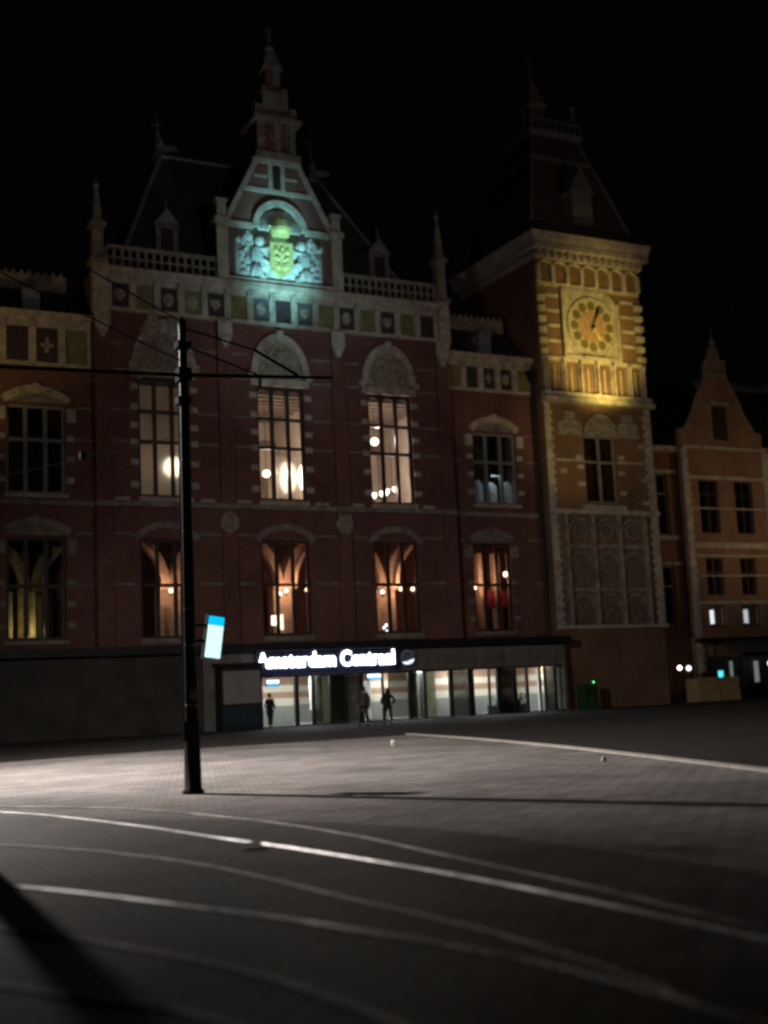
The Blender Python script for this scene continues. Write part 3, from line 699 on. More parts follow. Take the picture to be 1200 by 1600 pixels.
def seg_surround(parent, x0, x1, z0, z1, y, m=STONE):
    cx = (x0+x1)/2; hw_ = (x1-x0)/2; a = MB()
    Rr = 2.35; ang = math.degrees(math.asin((hw_+0.28)/(Rr+0.45)))
    cz = z1-Rr*math.cos(R(ang))+0.02
    a.arch(cx, cz, Rr, Rr+0.42, y-0.16, y-0.003, 90-ang, 90+ang, 16)
    a.box(x0-0.5, x0-0.02, y-0.16, y-0.003, z1-0.9, z1-0.18); a.box(x1+0.02, x1+0.5, y-0.16, y-0.003, z1-0.9, z1-0.18)
    a.box(cx-0.18, cx+0.18, y-0.24, y-0.163, cz+Rr-0.05, cz+Rr+0.5)
    for k in range(3):
        z = z0+0.6+k*1.1; a.box(x0-0.42, x0-0.02, y-0.07, y-0.003, z, z+0.3); a.box(x1+0.02, x1+0.42, y-0.07, y-0.003, z, z+0.3)
    a.box(x0-0.1, x1+0.1, y-0.16, y-0.003, z0-0.2, z0)
    a.build_main('window_surround', m, parent, 'stone_block')
    t = MB(); t.disc(cx, cz, Rr-0.01, y-0.05, y-0.003, 14, 1, 90-ang+3, 90+ang-3); t.build('tympanum', STONED, parent)
for (a, c, z0, z1) in hw:
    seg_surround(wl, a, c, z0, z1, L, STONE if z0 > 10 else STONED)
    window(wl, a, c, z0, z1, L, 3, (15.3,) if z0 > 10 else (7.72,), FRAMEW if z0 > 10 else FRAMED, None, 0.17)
b = MB()
between(b, 11.85, 12.12, 0.25, [], -8, 16.1, L)
for z in (10.38, 7.7, 15.32, 17.0): between(b, z, z+0.12, 0.05, [(4.2, 8.25), (11.15, 15.2)], -8, 16.1, L)
b.build_each('string_course', STONED, wl)
room(wl, 3, 16, L+0.5, L+5, 12, 19, WOODD)
vault(wl, 3, 16, L+0.5, (8.3, 13.4), 7.5, mat('ochre_arch', (0.36, 0.29, 0.13), 0.8), WOODD)
v = MB(); v.box(12.05, 12.3, L+1.7, L+1.95, 4.9, 7.6).box(13.2, 13.45, L+1.7, L+1.95, 4.9, 7.6); v.build_each('hall_column', mat('ochre_column', (0.4, 0.38, 0.2), 0.7), wl)
sconce(12.9, L+1.2, 5.25, 'dull yellow lamp low in the window at the left edge', 13, 0.13, (1, 0.72, 0.35), emis('dull_lamp', (1, 0.8, 0.45), 0.5))

wk = empty('station_link', (41, L, 0), 'low brick link between the centre block and the clock tower', 'station building')
hk = [(39.45, 42.65, 12.65, 17.15), (39.05, 41.8, 4.9, 10.25)]
holed(37.76, 44.2, 4.5, 19.7, L, L+0.5, hk).build('wall', BRICK, wk)
MB().box(37.76, 44.2, L+0.1, L+0.5, 19.703, 22.0).build('wall', BRICK, wk)
frieze(wk, 37.85, 44.1, 19.72, 22.1, L+0.09, 5, ['o', 'd', 'dx', 'dc', 'o'])
rr = mansard(wk, 37.8, 44.2, L+0.2, 22.1, 24.2, 1)
d = MB(); d.box(40.6, 41.5, L+0.3, L+1.6, 22.2, 23.5); d.prism([(40.45, 23.5), (41.65, 23.5), (41.05, 24.1)], L+0.25, L+1.9); d.build('dormer', LEAD, rr)
a, c, z0, z1 = hk[0]; seg_surround(wk, a, c, z0, z1, L); window(wk, a, c, z0, z1, L, 3, (15.3,), FRAMEW, None, 0.17)
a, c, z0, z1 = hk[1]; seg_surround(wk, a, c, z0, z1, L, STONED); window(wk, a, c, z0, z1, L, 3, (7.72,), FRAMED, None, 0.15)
b = MB()
between(b, 11.85, 12.12, 0.25, [], 37.76, 44.1, L)
for z in (10.38, 7.7, 15.32, 17.0): between(b, z, z+0.12, 0.05, [(38.5, 43.2)], 37.76, 44.1, L)
b.build_each('string_course', STONED, wk)
room(wk, 38, 44, L+0.5, L+5, 12, 19, mat('dim_plaster', (0.2, 0.19, 0.18), 0.9))
room(wk, 38.0, 43.9, L+0.5, L+3.6, 4.75, 10.7, WOODD)
v = MB()
for x in (39.6, 40.75, 41.9, 43.1): v.box(x, x+0.42, L+2.2, L+2.6, 4.76, 9.9)
v.build_each('hall_column', ARCHM, wk)
RED = mat('red_seat', (0.22, 0.025, 0.03), 0.7); v = MB()
for x in (40.9, 41.8, 42.7): v.box(x, x+0.62, L+1.6, L+1.9, 6.5, 7.5)
v.build_each('red_hanging', RED, wk)
sconce(39.9, L+1.3, 7.65, 'pink hall lamp in the left light of the red-lit low window', 20)
sconce(41.2, L+1.3, 7.8, 'hidden glow lamp in the middle light of the red-lit low window', 20, 0.07)
sconce(42.2, L+1.3, 8.5, 'single orange lamp in the right light of the red-lit low window', 9, 0.15)
cu = MB()
for k, x in enumerate((39.75, 40.75, 41.95)):
    n = 10
    for j in range(n): xx = x+0.075*j; cu.box(xx, xx+0.06, L+0.62+0.03*(j % 2), L+0.66+0.03*(j % 2), 12.7, 14.25-0.1*(k % 2)-0.012*(j-4)**2)
cu.build_each('half_curtain', mat('pale_curtain', (0.7, 0.75, 0.78), 0.8, var=0.2), wk)
lamp('AREA', 'office_light', (41.3, L+0.57, 14.6), 14, (0.72, 0.88, 1), (41.2, L+1.0, 12.9), 0.9)

# drainpipe in the corner
o = empty('drainpipe', (44.0, W-0.1, 4.6), 'dark drainpipe with a hopper head between the link and the tower', 'drainpipe')
MB().tube((43.93, W-0.05, 4.6), (43.93, W-0.05, 20.4), 0.11, 0.11, 10).build('pipe', DARKMET, o)
MB().frust(43.93, W-0.1, 20.4, 21.2, 0.14, 0.14, 0.36, 0.3).build('hopper_head', DARKMET, o)

# ------------------------------------------------------------------ clock tower
T = 62.6; X0, X1 = 44.15, 52.35; TD = 9.0
tw = empty('clock_tower', ((X0+X1)/2, T, 0), 'square brick clock tower lit yellow below its steep dark roof', 'clock tower')
holed(X0, X1, 0, 28.4, T, T+0.5, [(47.0, 49.5, 12.75, 17.1)]).build('wall', TOWERBRICK, tw)
m = MB(); m.box(X0, X0+0.5, T+0.5, T+TD, 0, 28.4).box(X1-0.5, X1, T+0.5, T+TD, 0, 28.4).box(X0+0.5, X1-0.5, T+TD-0.5, T+TD, 0, 28.4); m.build('wall', BRICK, tw)
window(tw, 47.0, 49.5, 12.75, 17.1, T, 2, (15.4,), FRAMEW, None, 0.14)
room(tw, 46, 50.6, T+0.5, T+4, 12.3, 17.6, WOODD)
s = MB()
# corner quoins: continuous strip with toothed inner edge
for (xa, xb, sg) in ((X0-0.06, X0+0.36, 1), (X1-0.36, X1+0.06, -1)):
    s.box(xa, xb, T-0.12, T-0.003, 5.0, 19.0); z = 5.1; k = 0
    while z < 18.7:
        if not 11.6 < z < 12.4:
            if sg > 0: s.box(xb, xb+0.16, T-0.1, T-0.003, z, z+0.27)
            else: s.box(xa-0.16, xa, T-0.1, T-0.003, z, z+0.27)
        z += 0.55
    s.build_main('stone_quoins', STONE, tw, 'quoin_block'); s = MB()
s = MB()
s.box(X0-0.12, X1+0.12, T-0.3, T-0.003, 4.85, 5.08); s.box(X0-0.1, X1+0.1, T-0.32, T-0.003, 11.98, 12.28)
s.box(X0-0.2, X1+0.2, T-0.62, T-0.003, 19.02, 19.35); s.box(X0-0.12, X1+0.12, T-0.42, T-0.003, 19.353, 19.72)
s.box(X0, X1, T-0.16, T-0.003, 21.8, 22.05)
s.box(X0+0.5, 46.95, T-0.07, T-0.003, 15.35, 15.5); s.box(49.55, X1-0.5, T-0.07, T-0.003, 15.35, 15.5)
s.box(46.6, 49.9, T-0.2, T-0.003, 12.3, 12.6)
for (x, z) in ((46.4, 14.9), (46.4, 13.8), (45.05, 14.6), (49.6, 14.6), (49.6, 13.3), (51.3, 16.4), (51.4, 14.2), (51.4, 12.7), (46.3, 15.5), (49.6, 15.6)): s.box(x, x+0.48, T-0.08, T-0.003, z, z+0.26)
s.build_each('string_course', STONE, tw)
# three tympana over the window
s = MB()
for cx, r, kind in ((45.95, 0.85, 'v'), (48.25, 1.25, 'a'), (50.55, 0.8, 'v')):
    if kind == 'a': s.disc(cx, 17.15, r, T-0.16, T-0.003, 18, 1.0, 0, 180); s.arch(cx, 17.15, r-0.14, r+0.06, T-0.28, T-0.163, 0, 180, 18)
    else:
        s.prism([(cx-r, 17.15), (cx+r, 17.15), (cx+r, 17.9), (cx+0.45, 18.0), (cx+0.35, 18.55), (cx-0.35, 18.55), (cx-0.45, 18.0), (cx-r, 17.9)], T-0.16, T-0.003)
    relief(s, cx-r*0.8, cx+r*0.8, 17.25, 18.0, T-0.17, 12, 0.07, 0.16)
    s.build('tympanum', RELIEF, tw); s = MB()
s.box(45.05, 51.4, T-0.14, T-0.003, 17.02, 17.147)
s.build('lintel_band', RELIEF, tw)
# carved panel wall, three bays and three tiers
s = MB()
for k in range(4): x = 45.1+k*2.04; s.box(x-0.14, x+0.14, T-0.28, T-0.003, 5.08, 11.98); s.tube((x, T-0.3, 5.1), (x, T-0.3, 11.9), 0.1, 0.1, 8)
for k in range(3):
    cx = 46.12+k*2.04
    s.box(cx-0.88, cx+0.88, T-0.2, T-0.003, 7.15, 7.35); s.box(cx-0.88, cx+0.88, T-0.2, T-0.003, 9.85, 10.1)
    s.arch(cx, 10.9, 0.72, 0.88, T-0.22, T-0.003, 0, 180, 14); s.arch(cx, 10.95, 0.42, 0.54, T-0.24, T-0.003, 0, 360, 20)
    s.arch(cx, 6.25, 0.66, 0.8, T-0.2, T-0.003, 0, 180, 12)
    s.arch(cx, 9.0, 0.66, 0.8, T-0.2, T-0.003, 0, 180, 12, 0.8)
s.build('panel_tracery', STONED, tw)
s = MB()
for k in range(3):
    cx = 46.12+k*2.04
    s.box(cx-0.87, cx+0.87, T-0.05, T-0.003, 5.1, 7.14); s.box(cx-0.87, cx+0.87, T-0.05, T-0.003, 7.36, 9.84)
    relief(s, cx-0.75, cx+0.75, 5.3, 7.0, T-0.05, 22, 0.06, 0.15, depth=0.1); relief(s, cx-0.75, cx+0.75, 7.5, 9.7, T-0.05, 34, 0.06, 0.16, depth=0.1)
    relief(s, cx-0.35, cx+0.35, 10.65, 11.25, T-0.03, 7, 0.06, 0.12)
s.build('carved_panel', mat('dark_carved_stone', (0.13, 0.105, 0.075), 0.9, var=0.5, scale=6, bump=1.0, bscale=14), tw)
# colonnette arcade under the clock
s = MB()
xs_ = [44.45, 45.75, 47.05, 48.35, 49.65, 50.95, 52.05]
for i, x in enumerate(xs_):
    s.box(x-0.14, x+0.14, T-0.12, T-0.003, 19.72, 21.8)
    s.build('arcade_strip', STONE, tw); s = MB()
    s.lathe(x, T-0.3, [(0.12, 19.74), (0.07, 19.95), (0.09, 20.3), (0.06, 20.7), (0.09, 21.0), (0.06, 21.4), (0.13, 21.78)], 8); s.build('colonnette', STONE, tw); s = MB()
for i in range(6):
    c = (xs_[i]+xs_[i+1])/2; s.box(c-0.05, c+0.05, T-0.08, T-0.003, 19.9, 21.5)
s.build_each('arcade_strip', STONE, tw)
# clock surround, side bands
s = MB()
s.prism([(45.9, 22.05), (50.45, 22.05), (50.45, 25.9), (49.5, 26.65), (45.9, 26.65)], T-0.14, T-0.003)
s.box(45.9, 46.08, T-0.24, T-0.143, 22.1, 26.6); s.box(50.2, 50.4, T-0.24, T-0.143, 22.1, 25.9); s.box(46.08, 50.2, T-0.24, T-0.143, 22.05, 22.25)
s.arch(48.2, 24.24, 1.80, 1.95, T-0.22, T-0.143, 0, 360, 48)
s.box(47.3, 49.1, T-0.4, T-0.243, 22.05, 22.2)
for z in (23.0, 24.0, 25.0, 26.0):
    s.box(44.8, 45.75, T-0.07, T-0.003, z, z+0.2); s.box(50.7, 51.7, T-0.07, T-0.003, z+0.1, z+0.3)
for (xa, xb) in ((X0-0.02, X0+0.55), (X1-0.55, X1+0.1)):
    for z in (22.2, 22.9, 23.6, 24.3, 25.0, 25.7): s.box(xa, xb, T-0.14, T-0.003, z, z+0.36)
s.box(X0+0.1, X1-0.1, T-0.1, T-0.003, 26.7, 26.95)
s.build('clock_surround', STONE, tw)
CLKM = mat('clock_face_stone', (0.36, 0.32, 0.22), 0.7, var=0.15, scale=3)
cf = MB().disc(48.2, 24.24, 1.79, T-0.19, T-0.143, 48).build('clock_face', CLKM, tw)
MB().disc(48.2, 24.24, 1.06, T-0.205, T-0.193, 40).build('clock_centre', mat('rose_marble', (0.34, 0.21, 0.13), 0.6, var=0.3, scale=4), cf)
nm = MB()
for k in range(12): a = R(30*k); nm.disc(48.2+1.38*math.sin(a), 24.24+1.38*math.cos(a), 0.3, T-0.215, T-0.193, 20)
nm.build_each('numeral_roundel', mat('bronze_roundel', (0.17, 0.125, 0.045), 0.55, 0.2, var=0.25), cf)
def hand(ang, ln, wd, m):
    dx, dz = math.sin(R(ang)), math.cos(R(ang)); cx, cz = 48.2, 24.24
    pts = [(-wd*0.4, -0.25), (wd*0.4, -0.25), (wd*0.5, ln*0.45), (wd*1.2, ln*0.72), (0, ln), (-wd*1.2, ln*0.72), (-wd*0.5, ln*0.45)]
    return MB().prism([(cx+p_[0]*dz+p_[1]*dx, cz-p_[0]*dx+p_[1]*dz) for p_ in pts], T-0.26, T-0.225).build('clock_hand', m, cf)
hand(24, 1.55, 0.11, DARKMET)
hand(148, 1.15, 0.11, GILT).location.y -= 0.05
MB().disc(48.2, 24.24, 0.14, T-0.34, T-0.315, 16).build('clock_boss', DARKMET, cf)
# blind arcade, cornice
s = MB(); n = 7; w_ = (X1-X0-0.3)/n
for k in range(n+1): x = X0+0.15+k*w_; s.box(x-0.14, x+0.14, T-0.22, T-0.003, 26.95, 28.0)
for k in range(n): s.arch(X0+0.15+(k+0.5)*w_, 28.0, w_/2-0.16, w_/2-0.003, T-0.22, T-0.003, 0, 180, 10, 0.7)
s.box(X0-0.1, X1+0.1, T-0.3, T+TD, 28.42, 28.8)
for k in range(15): x = X0+0.1+k*(X1-X0-0.2)/14; s.box(x-0.1, x+0.1, T-0.55, T-0.303, 28.45, 28.95)
s.build('blind_arcade', STONE, tw)
s = MB(); s.box(X0-0.45, X1+0.45, T-0.75, T+TD+0.4, 28.96, 29.3); s.frust((X0+X1)/2, T+TD/2-0.15, 29.3, 30.0, 4.55, 5.05, 4.75, 5.25); s.build('cornice', STONE, tw)
# steep roof with platform
rx, ry = (X0+X1)/2, T+4.4
m = MB(); m.frust(rx, ry, 30.0, 31.2, 4.6, 4.9, 3.9, 4.1); m.frust(rx, ry, 31.2, 38.2, 3.9, 4.1, 1.85, 1.95); rf = m.build('roof', brickmat('brown_slate', (0.085, 0.06, 0.05), (0.06, 0.042, 0.036), (0.02, 0.016, 0.015), 0.3, 0.2, rough=0.8), tw)
m = MB(); m.frust(rx, ry, 36.2, 36.5, 2.55, 2.65, 2.5, 2.6); m.frust(rx, ry, 38.2, 38.6, 2.05, 2.1, 2.2, 2.25)
for s_ in (-1, 1): m.tube((rx+s_*3.9, ry-4.1, 31.2), (rx+s_*1.85, ry-1.95, 38.2), 0.13, 0.1, 6)
for k in range(9): x = rx-2+k*0.5; m.box(x-0.04, x+0.04, ry-2.2, ry-2.1, 38.6, 39.3)
m.box(rx-2.1, rx+2.1, ry-2.22, ry-2.08, 39.3, 39.42)
m.build('ridge_roll', LEAD, rf)
m = MB(); m.frust(rx-0.3, ry, 38.6, 41.2, 0.62, 0.62, 0.5, 0.5); m.frust(rx-0.3, ry, 41.2, 41.4, 0.75, 0.75, 0.75, 0.75); m.frust(rx-0.3, ry, 41.4, 43.4, 0.6, 0.6, 0.1, 0.1); finial(m, rx-0.3, ry, 43.3, 45.2)
m.frust(rx+1.9, ry-1.5, 38.6, 40.8, 0.26, 0.26, 0.07, 0.07); m.ball((rx+1.9, ry-1.5, 40.9), 0.2)
m.build_each('roof_turret', STONED, rf)
m = MB(); m.box(rx-0.8, rx+0.8, ry-4.4, ry-2.0, 31.3, 33.4); m.prism([(rx-1.0, 33.4), (rx+1.0, 33.4), (rx, 35.2)], ry-4.5, ry-1.9); m.build('dormer', LEAD, rf)

# ------------------------------------------------------------------ entrance pavilion
E = 61.8
en = empty('entrance_pavilion', (34, E, 0), 'low flat-roofed entrance hall with long glazed front along the station foot', 'entrance hall')
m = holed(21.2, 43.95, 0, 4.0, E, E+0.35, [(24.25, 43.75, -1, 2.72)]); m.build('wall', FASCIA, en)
MB().box(-8, 21.19, E, E+0.35, 0, 4.0).build('wall', mat('dimmed_panel', (0.032, 0.028, 0.024), 0.75, var=0.4, scale=0.8), en)  # dimness of this stretch is put into a darker fascia colour
MB().box(-8, 44.05, E-0.55, W-0.25, 4.003, 4.42).build('roof', DARKMET, en)
MB().box(43.6, 43.95, E+0.35, W, 0, 4.0).build('wall', FASCIA, en)
f = MB()
for k in range(28): x = -8+k*1.9; f.box(x-0.012, x+0.012, E-0.012, E-0.002, (2.75 if x > 24 else 0.1), 3.98)
f.build_each('panel_joint', DARKMET, en)
f = MB()
for x, wd in ((24.3, 0.12), (26.42, 0.22), (27.38, 0.16), (28.42, 0.14), (29.35, 0.1), (30.3, 0.2), (31.62, 0.12), (33.27, 0.16), (34.28, 0.12), (35.98, 0.24), (37.33, 0.34), (38.55, 0.1), (39.15, 0.2), (40.3, 0.2), (41.15, 0.16), (42.1, 0.1), (42.45, 0.14), (43.2, 0.14)):
    f.box(x-wd/2, x+wd/2, E+0.06, E+0.2, 0.0, 2.718)
f.box(24.25, 43.75, E+0.04, E+0.22, 2.62, 2.719); f.box(24.25, 43.75, E+0.05, E+0.21, 0.0, 0.07)
gf = f.build('door_frame', DARKMET, en)
MB().box(24.25, 43.75, E+0.12, E+0.135, 0.07, 2.62).build('glass', GLASS, gf)
TINT = glassmat('tinted_glass', 0.05, 0.12, (0.34, 0.35, 0.34))
for (xa, xb) in ((27.46, 27.95), (28.5, 30.2), (33.35, 34.2), (36.1, 37.16), (39.25, 40.2), (42.5, 43.15)):
    MB().box(xa, xb, E+0.16, E+0.17, 0.08, 2.6).build('door_leaf', TINT, gf)
f = MB()
for x in (34.42, 42.2, 43.55): f.box(x-0.07, x+0.07, E+0.3, E+0.5, 0, 2.75)
f.build_each('white_post', WHITEP, en)
# hall inside
m, nt, b_ = nodes('banded_panelling')
tc = nt.nodes.new('ShaderNodeTexCoord'); sp = nt.nodes.new('ShaderNodeSeparateXYZ'); nt.links.new(tc.outputs['Object'], sp.inputs[0])
mr = nt.nodes.new('ShaderNodeMapRange'); mr.inputs['From Max'].default_value = 3.0; nt.links.new(sp.outputs[2], mr.inputs[0])
rp = nt.nodes.new('ShaderNodeValToRGB'); rp.color_ramp.interpolation = 'CONSTANT'; nt.links.new(mr.outputs[0], rp.inputs[0])
cr = rp.color_ramp; cr.elements[0].position = 0; cr.elements[0].color = (0.15, 0.155, 0.14, 1); cr.elements[1].position = 0.36; cr.elements[1].color = (0.42, 0.38, 0.31, 1)
for p_, c_ in ((0.50, (0.24, 0.14, 0.09, 1)), (0.62, (0.42, 0.37, 0.3, 1)), (0.74, (0.22, 0.13, 0.08, 1)), (0.88, (0.3, 0.22, 0.15, 1))):
    e_ = cr.elements.new(p_); e_.color = c_
nt.links.new(rp.outputs[0], b_.inputs['Base Color']); b_.inputs['Roughness'].default_value = 0.6
BAND = MATS['banded_panelling']
h = MB(); y0, y1 = E+0.36, 70.0
h.v = [(23.7, y0, 2.95), (43.58, y0, 2.95), (43.58, y1, 2.95), (23.7, y1, 2.95)]; h.f = [(0, 1, 2, 3)]; h.build('hall_ceiling', CREAM, en)
MB().box(23.7, 43.58, y0, y1, 0.002, 0.008).build('hall_floor', FLOORM, en)
h = MB(); h.box(23.5, 23.7, y0, y1, 0.01, 2.95); h.box(31.9, 33.1, 64.2, 64.4, 0.01, 2.94); h.box(36.4, 39.6, 64.6, 64.8, 0.01, 2.94); h.box(39.9, 42.0, 66.4, 66.6, 0.01, 2.94); h.box(43.4, 43.58, y0, y1, 0.01, 2.95); h.box(24, 43, 69.8, 70.0, 0.01, 2.94)
h.box(25.6, 27.6, 65.2, 65.4, 0.01, 2.94)
h.build_each('partition', BAND, en)
h = MB(); h.box(28.0, 28.45, 63.6, 63.8, 0.8, 2.9); h.box(34.5, 34.75, 63.0, 63.25, 0.01, 2.94); h.box(30.95, 31.6, 66, 66.1, 0.2, 2.3)
h.build_each('white_panel', mat('white_panel', (0.85, 0.84, 0.8), 0.5, var=0.05), en)
h = MB(); h.box(28.75, 30.1, 63.7, 63.8, 0.01, 2.94); h.box(35.0, 36.3, 64.3, 64.4, 0.01, 2.94); h.build_each('dark_screen', mat('olive_screen', (0.09, 0.085, 0.05), 0.4), en)
lp0 = None
for i, (x, y) in enumerate(((25.3, 63.3), (25.0, 66.5), (27.4, 63.2), (29.3, 66.8), (32.6, 63.2), (34.3, 62.9), (34.0, 67), (37.4, 63.5), (39.0, 63.5), (40.9, 64.8), (42.9, 63.4))):
    lab = ['first ceiling light over the leftmost glazed bay', 'ceiling light deep behind the leftmost glazed bay', 'ceiling light above the tall white panel', 'ceiling light deep in the hall beyond the dark glass door', 'ceiling light over the banded wall right of the walkers', 'ceiling light beside the white post in mid hall', 'ceiling light deep in the hall behind the white post', 'left ceiling light above the long banded wall', 'right ceiling light above the long banded wall', 'ceiling light above the flower stand', 'ceiling light nearest the right end of the glazing'][i]
    if lp0 is None:
        lp0 = empty('ceiling_light', (x, y, 2.95), lab, 'ceiling light', 'ceiling lights in the entrance hall'); o = lp0
        MB().box(x-0.34, x+0.34, y-0.18, y+0.18, 2.89, 2.945).build('housing', WHITEP, o); MB().box(x-0.3, x+0.3, y-0.14, y+0.14, 2.87, 2.889).build('diffuser', LAMPI, o)
    else:
        o = copy_tree(lp0); o.location = (x, y, 2.95); o['label'] = lab
# lit signs inside and outside
def litsign(name, x, y, z, wd, hh, lab, c1=(0.85, 0.95, 1), c2=(0.02, 0.5, 1.0), st1=3.0, ratio=0.45):
    o = empty(name, (x, y, z), lab, 'illuminated sign')
    MB().box(x-wd/2-0.03, x+wd/2+0.03, y, y+0.1, z-0.03, z+hh+0.03).build('housing', DARKMET, o)
    MB().box(x-wd/2, x+wd/2, y-0.012, y-0.002, z+hh*ratio, z+hh).build_each('white_panel', emis('white_lit', c1, st1), o)
    MB().box(x-wd/2, x+wd/2, y-0.012, y-0.002, z, z+hh*ratio-0.004).build('blue_panel', emis('blue_lit', c2, st1*0.5), o)
    MB().tube((x-wd*0.4, y+0.05, z+hh+0.03), (x-wd*0.4, y+0.05, z+hh+0.25), 0.015).tube((x+wd*0.4, y+0.05, z+hh+0.03), (x+wd*0.4, y+0.05, z+hh+0.25), 0.015).build('hanger', DARKMET, o)
litsign('hanging_sign', 25.35, E+0.8, 2.2, 0.72, 0.3, 'hanging white and blue lit sign inside the leftmost glazed bay')
litsign('hanging_sign', 31.3, E+0.5, 2.35, 0.85, 0.24, 'hanging white and cyan lit sign in the doorway behind the two walkers', st1=4.5)
o = empty('poster_case', (31.3, 63.5, 0), 'bright poster case in the doorway beneath the hanging sign', 'poster case')
MB().box(30.85, 31.65, 63.5, 63.6, 0.15, 2.25).build('case', WHITEP, o)
pz = MB().box(30.92, 31.58, 63.485, 63.498, 0.3, 2.15).build('poster', emis('poster_light', (0.9, 0.86, 0.86), 0.5), o)
pm_ = MB(); pm_.ball((31.2, 63.475, 1.55), 0.2, 0.008, 0.25); pm_.ball((31.35, 63.475, 1.0), 0.24, 0.008, 0.4); pm_.build('poster_print', mat('poster_print', (0.12, 0.07, 0.08), 0.6, var=0.5, scale=9), o)
# flower stand
o = empty('flower_stand', (40.6, 63.0, 0), 'stand of pink and white flowers inside the right glazed bays', 'flower stand')
fs = MB()
for (x, h_) in ((39.8, 0.6), (40.3, 0.75), (40.75, 0.6), (41.2, 0.8), (41.6, 0.55), (39.5, 0.45)): fs.lathe(x, 62.9+0.2*(h_ > 0.7), [(0.13, 0.01), (0.2, h_)], 12)
fs.box(39.3, 41.8, 63.3, 63.5, 0.01, 0.5); fs.build('bucket', DARKMET, o)
PINK = mat('pink_petals', (0.85, 0.22, 0.42), 0.6); PALE = mat('pale_petals', (0.7, 0.65, 0.6), 0.6); LEAF = mat('leaf', (0.05, 0.10, 0.03), 0.6)
for nm_, mm_, cx, n, sx in (('pink_flowers', PINK, 40.6, 45, 0.32), ('pale_flowers', PALE, 39.8, 40, 0.4), ('pale_flowers', PALE, 41.4, 26, 0.28)):
    f_ = MB()
    for _ in range(n): f_.ball((random.gauss(cx, sx*0.6), random.uniform(62.75, 63.1), random.gauss(1.08, 0.14)), 0.055, 0.05, 0.045, 6, 4)
    f_.build(nm_, mm_, o)
f_ = MB()
for _ in range(110):
    x = random.uniform(39.4, 41.8); z = random.uniform(0.6, 1.15); y = random.uniform(62.8, 63.1); a = random.uniform(-0.5, 0.5)
    f_.prism([(x, z), (x+0.03, z+0.05), (x+a*0.3, z+0.22), (x-0.03, z+0.05)], y, y+0.006)
f_.build('leaves', LEAF, o)
# big lettered sign
sg = empty('station_sign', (28.2, E, 3.1), 'long navy board with glowing white station name above the doors', 'station sign')
MB().box(24.0, 32.75, E-0.06, E-0.003, 2.78, 3.99).build('board', NAVY, sg)
cu = bpy.data.curves.new('lettering', 'FONT'); cu.body = 'Amsterdam Centraal'; cu.size = 1.0; cu.offset = 0.02; cu.extrude = 0.03; cu.space_character = 1.0
to = bpy.data.objects.new('tmp_text', cu); COL.objects.link(to); bpy.context.view_layer.update()
dg = bpy.context.evaluated_depsgraph_get(); me = bpy.data.meshes.new_from_object(to.evaluated_get(dg)); bpy.data.objects.remove(to)
xs2 = [v.co.x for v in me.vertices]; a0, a1 = min(xs2), max(xs2)
sx = (32.3-24.12)/(a1-a0)
cap = max(v.co.y for v in me.vertices)
sz = 0.80/cap
me.transform(Matrix(((sx, 0, 0, 24.12-a0*sx-28.2), (0, 0, -1, -0.13), (0, sz, 0, 3.13-3.1), (0, 0, 0, 1))))
me.materials.clear(); me.materials.append(emis('letter_light', (0.86, 0.92, 1.0), 7.5))
lo = bpy.data.objects.new('lettering', me); COL.objects.link(lo); lo.parent = sg
lamp('AREA', 'sign_halo', (28.2, E-0.9, 3.0), 14, (0.3, 0.36, 1.0), (28.2, E, 3.6), 0.6)
al = bpy.data.objects['sign_halo'].data; al.shape = 'RECTANGLE'; al.size = 8.0; al.size_y = 0.3
em = empty('round_emblem', (33.15, E-0.05, 3.42), 'round dark sign with a pale streak right of the lettering', 'round sign')
MB().disc(33.15, 3.42, 0.52, E-0.1, E-0.003, 32).build('rim', DARKMET, em)
MB().disc(33.15, 3.42, 0.45, E-0.12, E-0.103, 32).build('face', mat('emblem_face', (0.13, 0.15, 0.2), 0.4), em)
MB().prism([(32.78, 3.2), (33.1, 3.22), (33.35, 3.32), (33.56, 3.36), (33.5, 3.24), (33.4, 3.12), (33.1, 3.05), (32.9, 3.08)], E-0.14, E-0.123).build('streak', emis('emblem_light', (0.75, 0.85, 1), 1.3), em)
MB().arch(33.15, 3.42, 0.4, 0.445, E-0.13, E-0.123, 20, 160, 16).build('upper_arc', emis('emblem_arc', (0.5, 0.55, 0.8), 0.12), em)

# kiosk left of the doors
k = empty('information_kiosk', (23.0, E-0.9, 0), 'dark kiosk with a pale poster above a dark teal base left of the doors', 'kiosk')
KX0, KX1, KY = 21.6, 23.6, 60.0
MB().box(KX0-0.12, KX1+0.12, KY, KY+0.9, 0.0, 3.25).build('cabinet', DARKMET, k)
MB().box(KX0, KX1, KY-0.03, KY-0.003, 1.35, 3.0).build('poster', mat('grey_poster', (0.19, 0.17, 0.165), 0.6, var=0.15, scale=1.5), k)
MB().box(KX0, KX1, KY-0.05, KY-0.003, 0.25, 1.2).build('base_panel', mat('teal_panel', (0.01, 0.025, 0.035), 0.4), k)
MB().box(KX0-0.25, KX1+0.25, KY-0.25, KY+1.0, 3.25, 3.4).build('roof', DARKMET, k)
